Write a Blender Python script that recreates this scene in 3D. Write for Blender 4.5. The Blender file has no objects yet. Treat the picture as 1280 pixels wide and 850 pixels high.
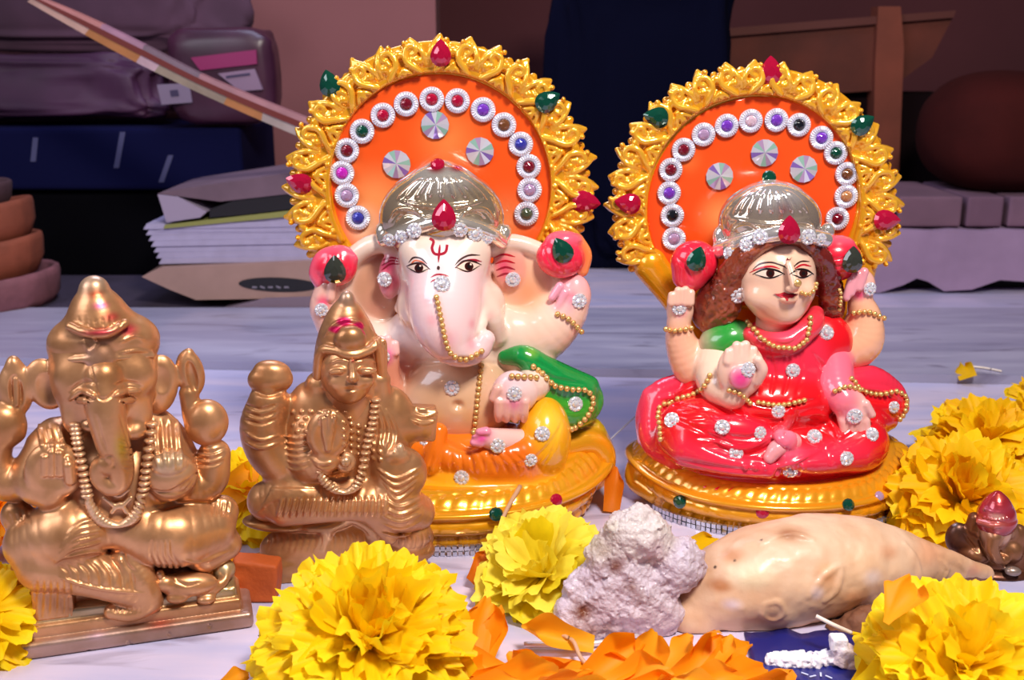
import bpy, bmesh, math, random
import numpy as np
from mathutils import Vector, Matrix, Quaternion, noise
from mathutils.bvhtree import BVHTree

# ------------------------------------------------------------------ camera, world, lights, exposure
SC = bpy.context.scene
COL = SC.collection
PI = math.pi
F = 1372.0                      # focal length in pixels of the 1280 x 850 frame
TH = math.radians(15.0)         # camera looks down by this much
CAM = np.array([0.0, 0.0, 220.0])   # millimetres above the slab; the scene is built in mm and stored in metres
MM = 0.001

cam_d = bpy.data.cameras.new('camera')
cam = bpy.data.objects.new('camera', cam_d)
COL.objects.link(cam)
cam.location = (0, 0, 0.220)
cam.rotation_euler = (PI / 2 - TH, 0, 0)
cam_d.sensor_width = 36.0
cam_d.lens = 36.0 * F / 1280.0
cam_d.clip_start = 0.01
cam_d.clip_end = 50
cam_d.dof.use_dof = True
cam_d.dof.focus_distance = 0.455
cam_d.dof.aperture_fstop = 19.0
SC.camera = cam

SC.view_settings.view_transform = 'Standard'
SC.view_settings.look = 'None'
SC.view_settings.gamma = 1.0
SC.view_settings.use_curve_mapping = False
SC.view_settings.exposure = 0.0

world = bpy.data.worlds.new('world')
SC.world = world
world.use_nodes = True
bg = world.node_tree.nodes['Background']
bg.inputs[0].default_value = (0.58, 0.52, 0.80, 1)
bg.inputs[1].default_value = 0.085

def area(name, loc, target, size, power, color, sy=None):
    l = bpy.data.lights.new(name, 'AREA')
    l.energy = power
    l.color = color
    l.shape = 'RECTANGLE' if sy else 'SQUARE'
    l.size = size
    if sy:
        l.size_y = sy
    o = bpy.data.objects.new(name, l)
    COL.objects.link(o)
    o.location = loc
    d = Vector(target) - Vector(loc)
    o.rotation_euler = d.to_track_quat('-Z', 'Y').to_euler()
    return o

area('ceiling_lamp', (0.22, 0.02, 0.78), (0.03, 0.48, 0.07), 0.16, 9.6, (1.0, 0.91, 0.82))
area('window_daylight', (-0.62, 0.05, 0.62), (-0.05, 0.5, 0.05), 0.45, 3.6, (0.88, 0.88, 1.0))
area('rear_daylight', (-0.16, 0.86, 0.72), (-0.06, 0.66, 0.0), 0.34, 3.0, (0.66, 0.70, 1.0))

# ------------------------------------------------------------------ helpers
def C(h, k=1.0):
    """sRGB hex -> linear rgb"""
    h = h.lstrip('#')
    v = [int(h[i:i + 2], 16) / 255 for i in (0, 2, 4)]
    return tuple(k * (c / 12.92 if c <= 0.04045 else ((c + 0.055) / 1.055) ** 2.4) for c in v)

def rays(px, py):
    px = np.asarray(px, float); py = np.asarray(py, float)
    x = (px - 640) / F; y = -(py - 425) / F
    return np.stack([x, np.cos(TH) + y * np.sin(TH), -np.sin(TH) + y * np.cos(TH)], -1)

def at_z(px, py, z=0.0):
    r = rays(px, py); t = (z - CAM[2]) / r[2]
    return CAM + r * t

def at_y(px, py, Y):
    r = rays(px, py); t = Y / r[1]
    return CAM + r * t

def mmpx(p):
    """millimetres per photo pixel at a point"""
    q = np.asarray(p) - CAM
    return (q[1] * math.cos(TH) - q[2] * math.sin(TH)) / F

def catmull(pts, n):
    pts = np.asarray(pts, float)
    if len(pts) < 3:
        t = np.linspace(0, 1, n)[:, None]
        return pts[0] * (1 - t) + pts[-1] * t
    P = np.vstack([2 * pts[0] - pts[1], pts, 2 * pts[-1] - pts[-2]])
    seg = len(pts) - 1
    out = []
    for s in np.linspace(0, seg - 1e-6, n):
        i = int(s); t = s - i
        a, b, c, d = P[i], P[i + 1], P[i + 2], P[i + 3]
        out.append(0.5 * ((2 * b) + (-a + c) * t + (2 * a - 5 * b + 4 * c - d) * t * t + (-a + 3 * b - 3 * c + d) * t ** 3))
    return np.array(out)

def thing(name, label, cat, loc, group=None):
    o = bpy.data.objects.new(name, None)
    o.empty_display_size = 0.01
    COL.objects.link(o)
    o.location = Vector([float(v) for v in loc]) * MM
    o['label'] = label; o['category'] = cat
    if group: o['group'] = group
    return o

def tag(o, label, cat, group=None):
    o['label'] = label; o['category'] = cat
    if group: o['group'] = group
    return o

def link(name, me, parent=None, mat=None):
    o = bpy.data.objects.new(name, me)
    COL.objects.link(o)
    if parent is not None: o.parent = parent
    if mat is not None and not me.materials: me.materials.append(mat)
    return o

def mesh_np(name, V, Fq, mat=None, parent=None, cols=None, smooth=True, origin=(0, 0, 0)):
    """V in world mm; stored relative to origin (mm)."""
    me = bpy.data.meshes.new(name)
    V = (np.asarray(V, np.float64) - np.asarray(origin, float)) * MM
    if isinstance(Fq, np.ndarray):
        n, w = Fq.shape
        me.vertices.add(len(V)); me.vertices.foreach_set('co', V.astype(np.float32).ravel())
        me.loops.add(n * w); me.loops.foreach_set('vertex_index', Fq.astype(np.int32).ravel())
        me.polygons.add(n); me.polygons.foreach_set('loop_start', np.arange(0, n * w, w, dtype=np.int32))
        me.update(calc_edges=True)
    else:
        me.from_pydata([tuple(v) for v in V], [], Fq)
    if cols is not None:
        ca = me.color_attributes.new('Col', 'FLOAT_COLOR', 'POINT')
        cc = np.ones((len(V), 4), np.float32); cc[:, :3] = cols
        ca.data.foreach_set('color', cc.ravel())
    me.polygons.foreach_set('use_smooth', [bool(smooth)] * len(me.polygons))
    me.update()
    return link(name, me, parent, mat)

def org(parent):
    return np.array(parent.location) / MM if parent is not None else np.zeros(3)

def from_bm(name, bm, mat, parent=None, smooth=False, mats=None, origin=None):
    """bm in world mm."""
    me = bpy.data.meshes.new(name)
    og = org(parent) if origin is None else np.asarray(origin, float)
    for v in bm.verts:
        v.co = (v.co - Vector(og)) * MM
    bmesh.ops.recalc_face_normals(bm, faces=bm.faces)
    bm.to_mesh(me); bm.free()
    for m in (mats or [mat]): me.materials.append(m)
    for p in me.polygons: p.use_smooth = smooth
    o = link(name, me, parent)
    if origin is not None and parent is None:
        o.location = Vector(og) * MM
    return o

# ------------------------------------------------------------------ materials
def new_mat(name):
    m = bpy.data.materials.new(name); m.use_nodes = True
    nt = m.node_tree
    return m, nt, nt.nodes['Principled BSDF']

def noise_mix(nt, a, b, scale, detail=4, lo=0.4, hi=0.6, stretch=None, dist=0.0):
    N = nt.nodes; L = nt.links
    tc = N.new('ShaderNodeTexCoord'); mp = N.new('ShaderNodeMapping')
    if stretch: mp.inputs['Scale'].default_value = stretch
    nz = N.new('ShaderNodeTexNoise'); nz.inputs['Scale'].default_value = scale; nz.inputs['Detail'].default_value = detail
    nz.inputs['Distortion'].default_value = dist
    cr = N.new('ShaderNodeMapRange'); cr.inputs[1].default_value = lo; cr.inputs[2].default_value = hi
    mx = N.new('ShaderNodeMix'); mx.data_type = 'RGBA'
    L.new(tc.outputs['Object'], mp.inputs[0]); L.new(mp.outputs[0], nz.inputs['Vector'])
    L.new(nz.outputs[0], cr.inputs[0]); L.new(cr.outputs[0], mx.inputs[0])
    for k, v in ((6, a), (7, b)):
        if isinstance(v, tuple): mx.inputs[k].default_value = (*v, 1)
        else: L.new(v, mx.inputs[k])
    return mx.outputs[2], nz.outputs[0]

def bump(nt, bs, fac, strength, dist=0.001):
    b = nt.nodes.new('ShaderNodeBump'); b.inputs['Strength'].default_value = strength; b.inputs['Distance'].default_value = dist
    nt.links.new(fac, b.inputs['Height']); nt.links.new(b.outputs[0], bs.inputs['Normal'])

def simple(name, col, rough=0.5, metal=0.0, coat=0.0, spec=0.5, var=0.0, vscale=60, bmp=0.0, bscale=300, alpha=None, trans=0.0, sheen=0.0):
    m, nt, bs = new_mat(name)
    bs.inputs['Base Color'].default_value = (*col, 1)
    bs.inputs['Roughness'].default_value = rough
    bs.inputs['Metallic'].default_value = metal
    bs.inputs['Coat Weight'].default_value = coat
    bs.inputs['Coat Roughness'].default_value = 0.06
    bs.inputs['Specular IOR Level'].default_value = spec
    bs.inputs['Transmission Weight'].default_value = trans
    if sheen: bs.inputs['Sheen Weight'].default_value = sheen
    if alpha is not None: bs.inputs['Alpha'].default_value = alpha
    if var:
        c, f = noise_mix(nt, tuple(x * (1 - var) for x in col), tuple(min(1, x * (1 + var)) for x in col), vscale, lo=0.3, hi=0.7)
        nt.links.new(c, bs.inputs['Base Color'])
    if bmp:
        n = nt.nodes.new('ShaderNodeTexNoise'); n.inputs['Scale'].default_value = bscale; n.inputs['Detail'].default_value = 5
        tc = nt.nodes.new('ShaderNodeTexCoord'); nt.links.new(tc.outputs['Object'], n.inputs['Vector'])
        bump(nt, bs, n.outputs[0], bmp, 0.001)
    return m

def attr_mat(name, rough, metal=0.0, coat=0.0, bmp=0.0, bscale=400, sss=0.0, rvar=0.0, tint=None, tscale=60):
    m, nt, bs = new_mat(name)
    a = nt.nodes.new('ShaderNodeAttribute'); a.attribute_name = 'Col'
    nt.links.new(a.outputs['Color'], bs.inputs['Base Color'])
    bs.inputs['Roughness'].default_value = rough; bs.inputs['Metallic'].default_value = metal
    bs.inputs['Coat Weight'].default_value = coat; bs.inputs['Coat Roughness'].default_value = 0.05
    if sss:
        bs.inputs['Subsurface Weight'].default_value = sss
        bs.inputs['Subsurface Radius'].default_value = (1, .5, .3); bs.inputs['Subsurface Scale'].default_value = 0.002
    n = nt.nodes.new('ShaderNodeTexNoise'); n.inputs['Scale'].default_value = bscale; n.inputs['Detail'].default_value = 5
    tc = nt.nodes.new('ShaderNodeTexCoord'); nt.links.new(tc.outputs['Object'], n.inputs['Vector'])
    if tint:
        n2 = nt.nodes.new('ShaderNodeTexNoise'); n2.inputs['Scale'].default_value = tscale; n2.inputs['Detail'].default_value = 5
        nt.links.new(tc.outputs['Object'], n2.inputs['Vector'])
        r2 = nt.nodes.new('ShaderNodeMapRange'); r2.inputs[1].default_value = 0.42; r2.inputs[2].default_value = 0.68
        mx = nt.nodes.new('ShaderNodeMix'); mx.data_type = 'RGBA'; mx.blend_type = 'MULTIPLY'; mx.inputs[7].default_value = (*tint, 1)
        nt.links.new(n2.outputs[0], r2.inputs[0]); nt.links.new(r2.outputs[0], mx.inputs[0]); nt.links.new(a.outputs['Color'], mx.inputs[6]); nt.links.new(mx.outputs[2], bs.inputs['Base Color'])
    if bmp: bump(nt, bs, n.outputs[0], bmp, 0.0006)
    if rvar:
        mr = nt.nodes.new('ShaderNodeMapRange'); mr.inputs[3].default_value = rough - rvar; mr.inputs[4].default_value = rough + rvar
        mr.inputs[1].default_value = 0.3; mr.inputs[2].default_value = 0.7
        nt.links.new(n.outputs[0], mr.inputs[0]); nt.links.new(mr.outputs[0], bs.inputs['Roughness'])
    return m

def petal_mat(name, c1, c2, trans=0.35):
    """thin petal: diffuse plus translucency, hue varies a little from petal to petal"""
    m, nt, bs = new_mat(name)
    N, L = nt.nodes, nt.links
    oi = N.new('ShaderNodeObjectInfo')
    mx = N.new('ShaderNodeMix'); mx.data_type = 'RGBA'
    mx.inputs[6].default_value = (*c1, 1); mx.inputs[7].default_value = (*c2, 1)
    L.new(oi.outputs['Random'], mx.inputs[0])
    L.new(mx.outputs[2], bs.inputs['Base Color'])
    bs.inputs['Roughness'].default_value = 0.55
    bs.inputs['Specular IOR Level'].default_value = 0.3
    tr = N.new('ShaderNodeBsdfTranslucent'); L.new(mx.outputs[2], tr.inputs[0])
    ms = N.new('ShaderNodeMixShader'); ms.inputs[0].default_value = trans
    out = N['Material Output']
    L.new(bs.outputs[0], ms.inputs[1]); L.new(tr.outputs[0], ms.inputs[2]); L.new(ms.outputs[0], out.inputs[0])
    return m

M = {}
M['plaster'] = attr_mat('glazed_paint', 0.22, coat=0.7, bmp=0.10, bscale=220, sss=0.0)
M['gold'] = attr_mat('gold_lacquer', 0.24, metal=0.35, coat=0.8, bmp=0.08, bscale=500)
M['brass'] = attr_mat('cast_brass', 0.35, metal=0.62, bmp=0.10, bscale=260, rvar=0.07, tint=(.68, .60, .48), tscale=45)
M['silver'] = attr_mat('silver_crown', 0.12, metal=0.74, coat=0.6)
M['beads'] = simple('gilt_beads', C('e4ba74'), 0.22, 0.55, coat=0.4)
M['rhine'] = simple('rhinestone_facets', (0.92, 0.93, 1.0), 0.08, 0.5, coat=1.0)
M['mirror_green'] = simple('iridescent_green', C('a8d8c8'), 0.08, 0.4, coat=1.0); M['mirror_violet'] = simple('iridescent_violet', C('9a78d0'), 0.08, 0.4, coat=1.0)
M['trim'] = simple('grey_stone_trim', (0.55, 0.57, 0.66), 0.12, 0.8, coat=1.0)
M['stud'] = simple('silver_stud', (0.80, 0.82, 0.95), 0.22, 0.45, coat=0.6)
M['mirror'] = simple('iridescent_mirror', (0.86, 0.80, 0.92), 0.08, 0.45, coat=1.0)
for nm, hx in (('red', 'b80f3a'), ('green', '0b4a38'), ('dark', '3c4038'), ('magenta', 'd02bc8'), ('purple', '7d3cc8'), ('blue', '3a3fae'),
               ('darkred', '7d1228'), ('lilac', 'b898c0'), ('brown', '7a4a2a'), ('olive', '55604a'), ('black', '1a1c24'), ('pale', 'e6c6d8'), ('amber', 'c98a5a')):
    M['gem_' + nm] = simple('gem_' + nm, C(hx), 0.05, 0.25, coat=1.0)
M['ink_dark'] = simple('dark_paint_line', C('3a1a16'), 0.3, coat=0.4)
M['ink_red'] = simple('red_paint_line', C('a3122e'), 0.3, coat=0.4)
M['ink_black'] = simple('black_paint_line', C('1a1210'), 0.25, coat=0.4)
M['ink_white'] = simple('eye_white_paint', C('f3d9c8'), 0.25, coat=0.4)
M['ink_iris'] = simple('iris_paint', C('3c120c'), 0.2, coat=0.5)
M['ink_lip'] = simple('lip_paint', C('c01a2c'), 0.25, coat=0.5)
M['ink_orange'] = simple('orange_paint_line', C('e8734a'), 0.3, coat=0.4)
# ------------------------------------------------------------------ sculpting: smooth-blended solids in a local field, meshed by surface nets
def smin(a, b, k):
    h = np.maximum(k - np.abs(a - b), 0) / k
    return np.minimum(a, b) - h * h * k * 0.25

class Ell:
    def __init__(s, c, r, R): s.c = c; s.r = np.maximum(r, 0.3); s.R = R
    def box(s):
        e = np.sqrt((np.abs(s.R.T) ** 2 @ (s.r ** 2)))
        return s.c - e, s.c + e
    def d(s, X, Y, Z):
        x, y, z = X - s.c[0], Y - s.c[1], Z - s.c[2]
        k0 = 0; k1 = 0
        for i in range(3):
            q = (s.R[i, 0] * x + s.R[i, 1] * y + s.R[i, 2] * z) / s.r[i]
            q2 = q * q
            k0 = k0 + q2; k1 = k1 + q2 / (s.r[i] ** 2)
        k0 = np.sqrt(k0); k1 = np.sqrt(k1)
        return k0 * (k0 - 1) / np.maximum(k1, 1e-6)

class Box:
    def __init__(s, c, h, R, rd): s.c = c; s.h = h; s.R = R; s.rd = rd
    def box(s):
        e = np.abs(s.R.T) @ s.h
        return s.c - e, s.c + e
    def d(s, X, Y, Z):
        x, y, z = X - s.c[0], Y - s.c[1], Z - s.c[2]
        o = 0; m = None
        for i in range(3):
            q = np.abs(s.R[i, 0] * x + s.R[i, 1] * y + s.R[i, 2] * z) - (s.h[i] - s.rd)
            o = o + np.maximum(q, 0) ** 2
            m = q if m is None else np.maximum(m, q)
        return np.sqrt(o) + np.minimum(m, 0) - s.rd

class Chain:
    def __init__(s, pts, rad): s.p = np.asarray(pts, float); s.rad = np.asarray(rad, float)
    def box(s):
        return (s.p - s.rad[:, None]).min(0), (s.p + s.rad[:, None]).max(0)
    def seg(s, i, X, Y, Z):
        a, b = s.p[i], s.p[i + 1]; ab = b - a; L2 = max(ab @ ab, 1e-9)
        x, y, z = X - a[0], Y - a[1], Z - a[2]
        t = np.clip((x * ab[0] + y * ab[1] + z * ab[2]) / L2, 0, 1)
        return np.sqrt((x - t * ab[0]) ** 2 + (y - t * ab[1]) ** 2 + (z - t * ab[2]) ** 2) - (s.rad[i] + t * (s.rad[i + 1] - s.rad[i]))
    def d(s, X, Y, Z):
        if len(s.p) == 1:
            return np.sqrt((X - s.p[0][0]) ** 2 + (Y - s.p[0][1]) ** 2 + (Z - s.p[0][2]) ** 2) - s.rad[0]
        o = s.seg(0, X, Y, Z)
        for i in range(1, len(s.p) - 1): o = np.minimum(o, s.seg(i, X, Y, Z))
        return o

class Frame:
    """a standing figure's own upright plane: photo pixels + depth d (px toward the viewer) -> mm"""
    def __init__(s, O, yaw=0.0):
        a = math.radians(yaw)
        s.O = np.asarray(O, float)
        s.n = np.array([math.sin(a), -math.cos(a), 0]); s.r = np.array([math.cos(a), math.sin(a), 0]); s.up = np.array([0, 0, 1.0])
        s.u = mmpx(s.O + np.array([0, 0, 60.0]))
    def pt(s, px, py, d=0.0):
        r = rays(px, py); base = s.O + d * s.u * s.n
        return CAM + r * (((base - CAM) @ s.n) / (r @ s.n))
    def loc(s, x, y, z):
        return s.O + s.r * x + s.n * y + s.up * z

class Part:
    def __init__(s, fr, name, vox, col=(1, 1, 1), tau=0.7):
        s.fr = fr; s.name = name; s.vox = vox; s.col = col; s.prims = []; s.strokes = []; s.paints = []; s.tau = tau; s.boost = 1.0
    def _R(s, rot, tilt=0.0):
        a = math.radians(rot); b = math.radians(tilt)
        rr, uu, nn = s.fr.r, s.fr.up, s.fr.n
        r2 = rr * math.cos(a) + uu * math.sin(a); u2 = -rr * math.sin(a) + uu * math.cos(a)
        u3 = u2 * math.cos(b) + nn * math.sin(b); n3 = -u2 * math.sin(b) + nn * math.cos(b)
        return np.array([r2, u3, n3])
    def e(s, px, py, d, rx, ry, rz, col=None, rot=0, k=5, op='u', tilt=0):
        c = s.fr.pt(px, py, d); u = mmpx(c)
        s.prims.append((Ell(c, np.array([rx, ry, rz]) * u, s._R(rot, tilt)), col or s.col, k * u, op)); return s
    def b(s, px, py, d, hx, hy, hz, col=None, rot=0, k=3, op='u', rd=3, tilt=0):
        c = s.fr.pt(px, py, d); u = mmpx(c)
        s.prims.append((Box(c, np.array([hx, hy, hz]) * u, s._R(rot, tilt), rd * u), col or s.col, k * u, op)); return s
    def lb(s, x, y, z, hx, hy, hz, col=None, rd=1.0, k=1.0, op='u'):
        s.prims.append((Box(s.fr.loc(x, y, z), np.array([hx, hz, hy], float), s._R(0), rd), col or s.col, k, op)); return s
    def c(s, pts, col=None, k=5, n=None, op='u'):
        pts = catmull(pts, n or max(6, 5 * (len(pts) - 1))) if len(pts) > 2 else np.asarray(pts, float)
        P = np.array([s.fr.pt(p[0], p[1], p[2]) for p in pts]); u = np.array([mmpx(q) for q in P])
        s.prims.append((Chain(P, pts[:, 3] * u), col or s.col, k * u.mean(), op)); return s
    def st(s, pts, r=2, op='u', off=0.0, k=2.5, col=None, taper=True, n=None):
        """a ridge (u) or groove (s) that follows the surface along a drawn line"""
        pts = np.asarray(pts, float)
        L = np.sum(np.linalg.norm(np.diff(pts, axis=0), axis=1))
        s.strokes.append([catmull(pts, n or max(4, int(L / 5))), r, op, off, k, col, taper, None]); return s
    def gr(s, pts, r=2, k=2.0, **kw): return s.st(pts, r * s.boost, 's', 0.0, k, **kw)
    def balls(s, pts, r=3, step=7, off=0, col=None, k=1.5):
        pts = np.asarray(pts, float)
        P = catmull(pts, 200); L = np.concatenate([[0], np.cumsum(np.linalg.norm(np.diff(P, axis=0), axis=1))])
        q = np.arange(0, L[-1], step)
        Q = np.stack([np.interp(q, L, P[:, 0]), np.interp(q, L, P[:, 1])], 1)
        for a in Q: s.strokes.append([a[None], r, 'u', off, k, col, False, None])
        return s
    def paint(s, px, py, r, col, soft=0.5, ry=None, amt=1.0):
        s.paints.append((px, py, r, ry or r, col, soft, amt)); return s
    def field(s, X, Y, Z, prims):
        g = np.full(np.broadcast(X, Y, Z).shape, 50.0)
        for p, c, k, op in prims:
            d = p.d(X, Y, Z)
            g = smin(g, d, k) if op == 'u' else -smin(-g, d, k)
        return g
    def trace(s, px, py):
        r = rays(px, py); r = r / np.linalg.norm(r, axis=1)[:, None]
        lo, hi = s.lo, s.hi
        t = np.full(len(r), max(10.0, (lo[1] - 60 - CAM[1])))
        best = np.full(len(r), 1e9); tb = t.copy(); done = np.zeros(len(r), bool)
        for it in range(70):
            P = CAM + r * t[:, None]
            g = s.field(P[:, 0], P[:, 1], P[:, 2], s.prims)
            up = (g < best) & ~done
            best[up] = g[up]; tb[up] = t[up]
            done |= g < 0.05
            t = np.where(done, t, t + np.clip(g * 0.85, 0.05, 20))
        return CAM + r * tb[:, None], best
    def build(s, parent, mat, floor=0.3, extra=None, name=None):
        lo = np.min([p.box()[0] for p, c, k, op in s.prims if op == 'u'], 0) - 3
        hi = np.max([p.box()[1] for p, c, k, op in s.prims if op == 'u'], 0) + 3
        s.lo, s.hi = lo, hi
        prims = list(s.prims)
        if s.strokes:
            allp = np.concatenate([q[0] for q in s.strokes])
            P, best = s.trace(allp[:, 0], allp[:, 1])
            i = 0
            for q in s.strokes:
                n = len(q[0]); pp = P[i:i + n]; bb = best[i:i + n]; i += n
                ok = bb < 2.0
                if ok.sum() < 1: continue
                pp = pp[ok]; u = mmpx(pp[0])
                pp = pp - s.fr.n * 0 + (CAM - pp) / np.linalg.norm(CAM - pp, axis=1)[:, None] * q[3] * u
                m = len(pp)
                rad = np.full(m, q[1] * u)
                if q[6] and m > 3: rad = rad * np.clip(np.sin(np.linspace(0.15, PI - 0.15, m)) * 1.5, 0.25, 1)
                # break where the line jumps in depth
                if m > 1:
                    dl = np.linalg.norm(np.diff(pp, axis=0), axis=1); cut = np.where(dl > 6 * np.median(dl) + 2)[0]
                    idx = np.split(np.arange(m), cut + 1)
                else: idx = [np.arange(1)]
                for ii in idx:
                    if len(ii): prims.append((Chain(pp[ii], rad[ii]), q[5], q[4] * u, q[2]))
        v = s.vox
        lo = np.maximum(lo, [-1e9, -1e9, floor - 2 * v])
        n = np.ceil((hi - lo) / v).astype(int) + 1
        ax = [(lo[i] + v * np.arange(n[i])).astype(np.float32) for i in range(3)]
        g = np.full(n, 30.0, np.float32)
        for p, c, k, op in prims:
            a, b = p.box(); m = k + 2.5 * v
            i0 = np.clip(np.floor((a - m - lo) / v).astype(int), 0, n); i1 = np.clip(np.ceil((b + m - lo) / v).astype(int) + 1, 0, n)
            if np.any(i1 <= i0): continue
            sl = tuple(slice(i0[j], i1[j]) for j in range(3))
            X = ax[0][sl[0]][:, None, None]; Y = ax[1][sl[1]][None, :, None]; Z = ax[2][sl[2]][None, None, :]
            if isinstance(p, Chain) and len(p.p) > 2:
                d = np.full(g[sl].shape, 30.0, np.float32)
                for q in range(len(p.p) - 1):
                    aa = np.minimum(p.p[q], p.p[q + 1]) - max(p.rad[q], p.rad[q + 1]) - m
                    bb = np.maximum(p.p[q], p.p[q + 1]) + max(p.rad[q], p.rad[q + 1]) + m
                    j0 = np.maximum(np.floor((aa - lo) / v).astype(int), i0); j1 = np.minimum(np.ceil((bb - lo) / v).astype(int) + 1, i1)
                    if np.any(j1 <= j0): continue
                    s2 = tuple(slice(j0[j] - i0[j], j1[j] - i0[j]) for j in range(3))
                    d[s2] = np.minimum(d[s2], p.seg(q, X[s2[0]], Y[:, s2[1]], Z[:, :, s2[2]]))
            else:
                d = p.d(X, Y, Z).astype(np.float32)
            g[sl] = smin(g[sl], d, k) if op == 'u' else -smin(-g[sl], d, k)
        if extra is not None: g = extra(g, ax)
        zf = (floor - ax[2])[None, None, :]
        g = np.maximum(g, zf)
        for j in range(3):
            w = [slice(None)] * 3
            for e_ in (0, -1):
                w[j] = e_; g[tuple(w)] = np.maximum(g[tuple(w)], 0.1)
        V, Q = nets(g, lo, v)
        cols = np.tile(np.asarray(s.col, np.float32), (len(V), 1))
        W = np.zeros(len(V)); acc = np.zeros((len(V), 3))
        cp = [(p, c, k) for p, c, k, op in prims if c is not None and op == 'u']
        if len(set(c for p, c, k in cp)) > 1:
            D = np.full((len(cp), len(V)), 99.0, np.float32)
            for i, (p, c, k) in enumerate(cp):
                a, b = p.box()
                near = np.all((V > a - 6) & (V < b + 6), axis=1)
                q = V[near]
                if len(q): D[i, near] = p.d(q[:, 0], q[:, 1], q[:, 2])
            D -= D.min(0)[None]
            D = np.exp(-D / s.tau)
            cols = (D.T @ np.array([c for p, c, k in cp])) / D.sum(0)[:, None]
        if s.paints:
            pa = np.array([(q[0], q[1]) for q in s.paints], float)
            P, best = s.trace(pa[:, 0], pa[:, 1])
            for q, c3 in zip(s.paints, P):
                u = mmpx(c3); dv = V - c3
                dd = np.sqrt(((dv @ s.fr.r) / (q[2] * u)) ** 2 + (dv[:, 2] / (q[3] * u)) ** 2 + ((dv @ s.fr.n) / (max(q[2], q[3]) * u)) ** 2)
                w = np.clip((1 - dd) / max(q[5], 1e-3), 0, 1)[:, None] * q[6]
                w = w * w * (3 - 2 * w)
                cols = cols * (1 - w) + np.asarray(q[4]) * w
        o = mesh_np(name or s.name, V, Q, mat, parent, cols, True, org(parent))
        s.V, s.Q = V, Q
        s.bvh = BVHTree.FromPolygons(V.tolist(), Q.tolist())
        return o

def nets(g, lo, v):
    """surface nets on a scalar grid"""
    n = np.array(g.shape)
    neg = g < 0
    cnt = np.zeros(n - 1, np.int8)
    for i in (0, 1):
        for j in (0, 1):
            for k in (0, 1):
                cnt += neg[i:n[0] - 1 + i, j:n[1] - 1 + j, k:n[2] - 1 + k]
    act = np.argwhere((cnt > 0) & (cnt < 8))
    ids = np.full(n - 1, -1, np.int32); ids[tuple(act.T)] = np.arange(len(act))
    cor = {}
    for i in (0, 1):
        for j in (0, 1):
            for k in (0, 1):
                cor[(i, j, k)] = g[act[:, 0] + i, act[:, 1] + j, act[:, 2] + k]
    S = np.zeros((len(act), 3)); N = np.zeros(len(act))
    for a in cor:
        for ax_ in range(3):
            if a[ax_] == 0:
                b = list(a); b[ax_] = 1; b = tuple(b)
                ga, gb = cor[a], cor[b]
                cr = (ga < 0) != (gb < 0)
                t = np.where(cr, ga / np.where(cr, ga - gb, 1), 0)
                p = np.tile(np.array(a, float), (len(act), 1)); p[:, ax_] += t
                S += np.where(cr[:, None], p, 0); N += cr
    V = lo + v * (act + S / N[:, None])
    quads = []
    for ax_ in range(3):
        b, c = (ax_ + 1) % 3, (ax_ + 2) % 3
        sl0 = [slice(None)] * 3; sl1 = [slice(None)] * 3
        sl0[ax_] = slice(0, n[ax_] - 1); sl1[ax_] = slice(1, n[ax_])
        A = neg[tuple(sl0)]; B = neg[tuple(sl1)]
        for flip, mask in ((False, A & ~B), (True, ~A & B)):
            e = np.argwhere(mask)
            e = e[(e[:, b] > 0) & (e[:, c] > 0) & (e[:, b] < n[b] - 1) & (e[:, c] < n[c] - 1)]
            if not len(e): continue
            def idx(db, dc):
                q = e.copy(); q[:, b] -= db; q[:, c] -= dc
                return ids[tuple(q.T)]
            qd = np.stack([idx(1, 1), idx(0, 1), idx(0, 0), idx(1, 0)], 1)
            if flip: qd = qd[:, ::-1]
            quads.append(qd)
    return V, np.concatenate(quads)

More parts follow.
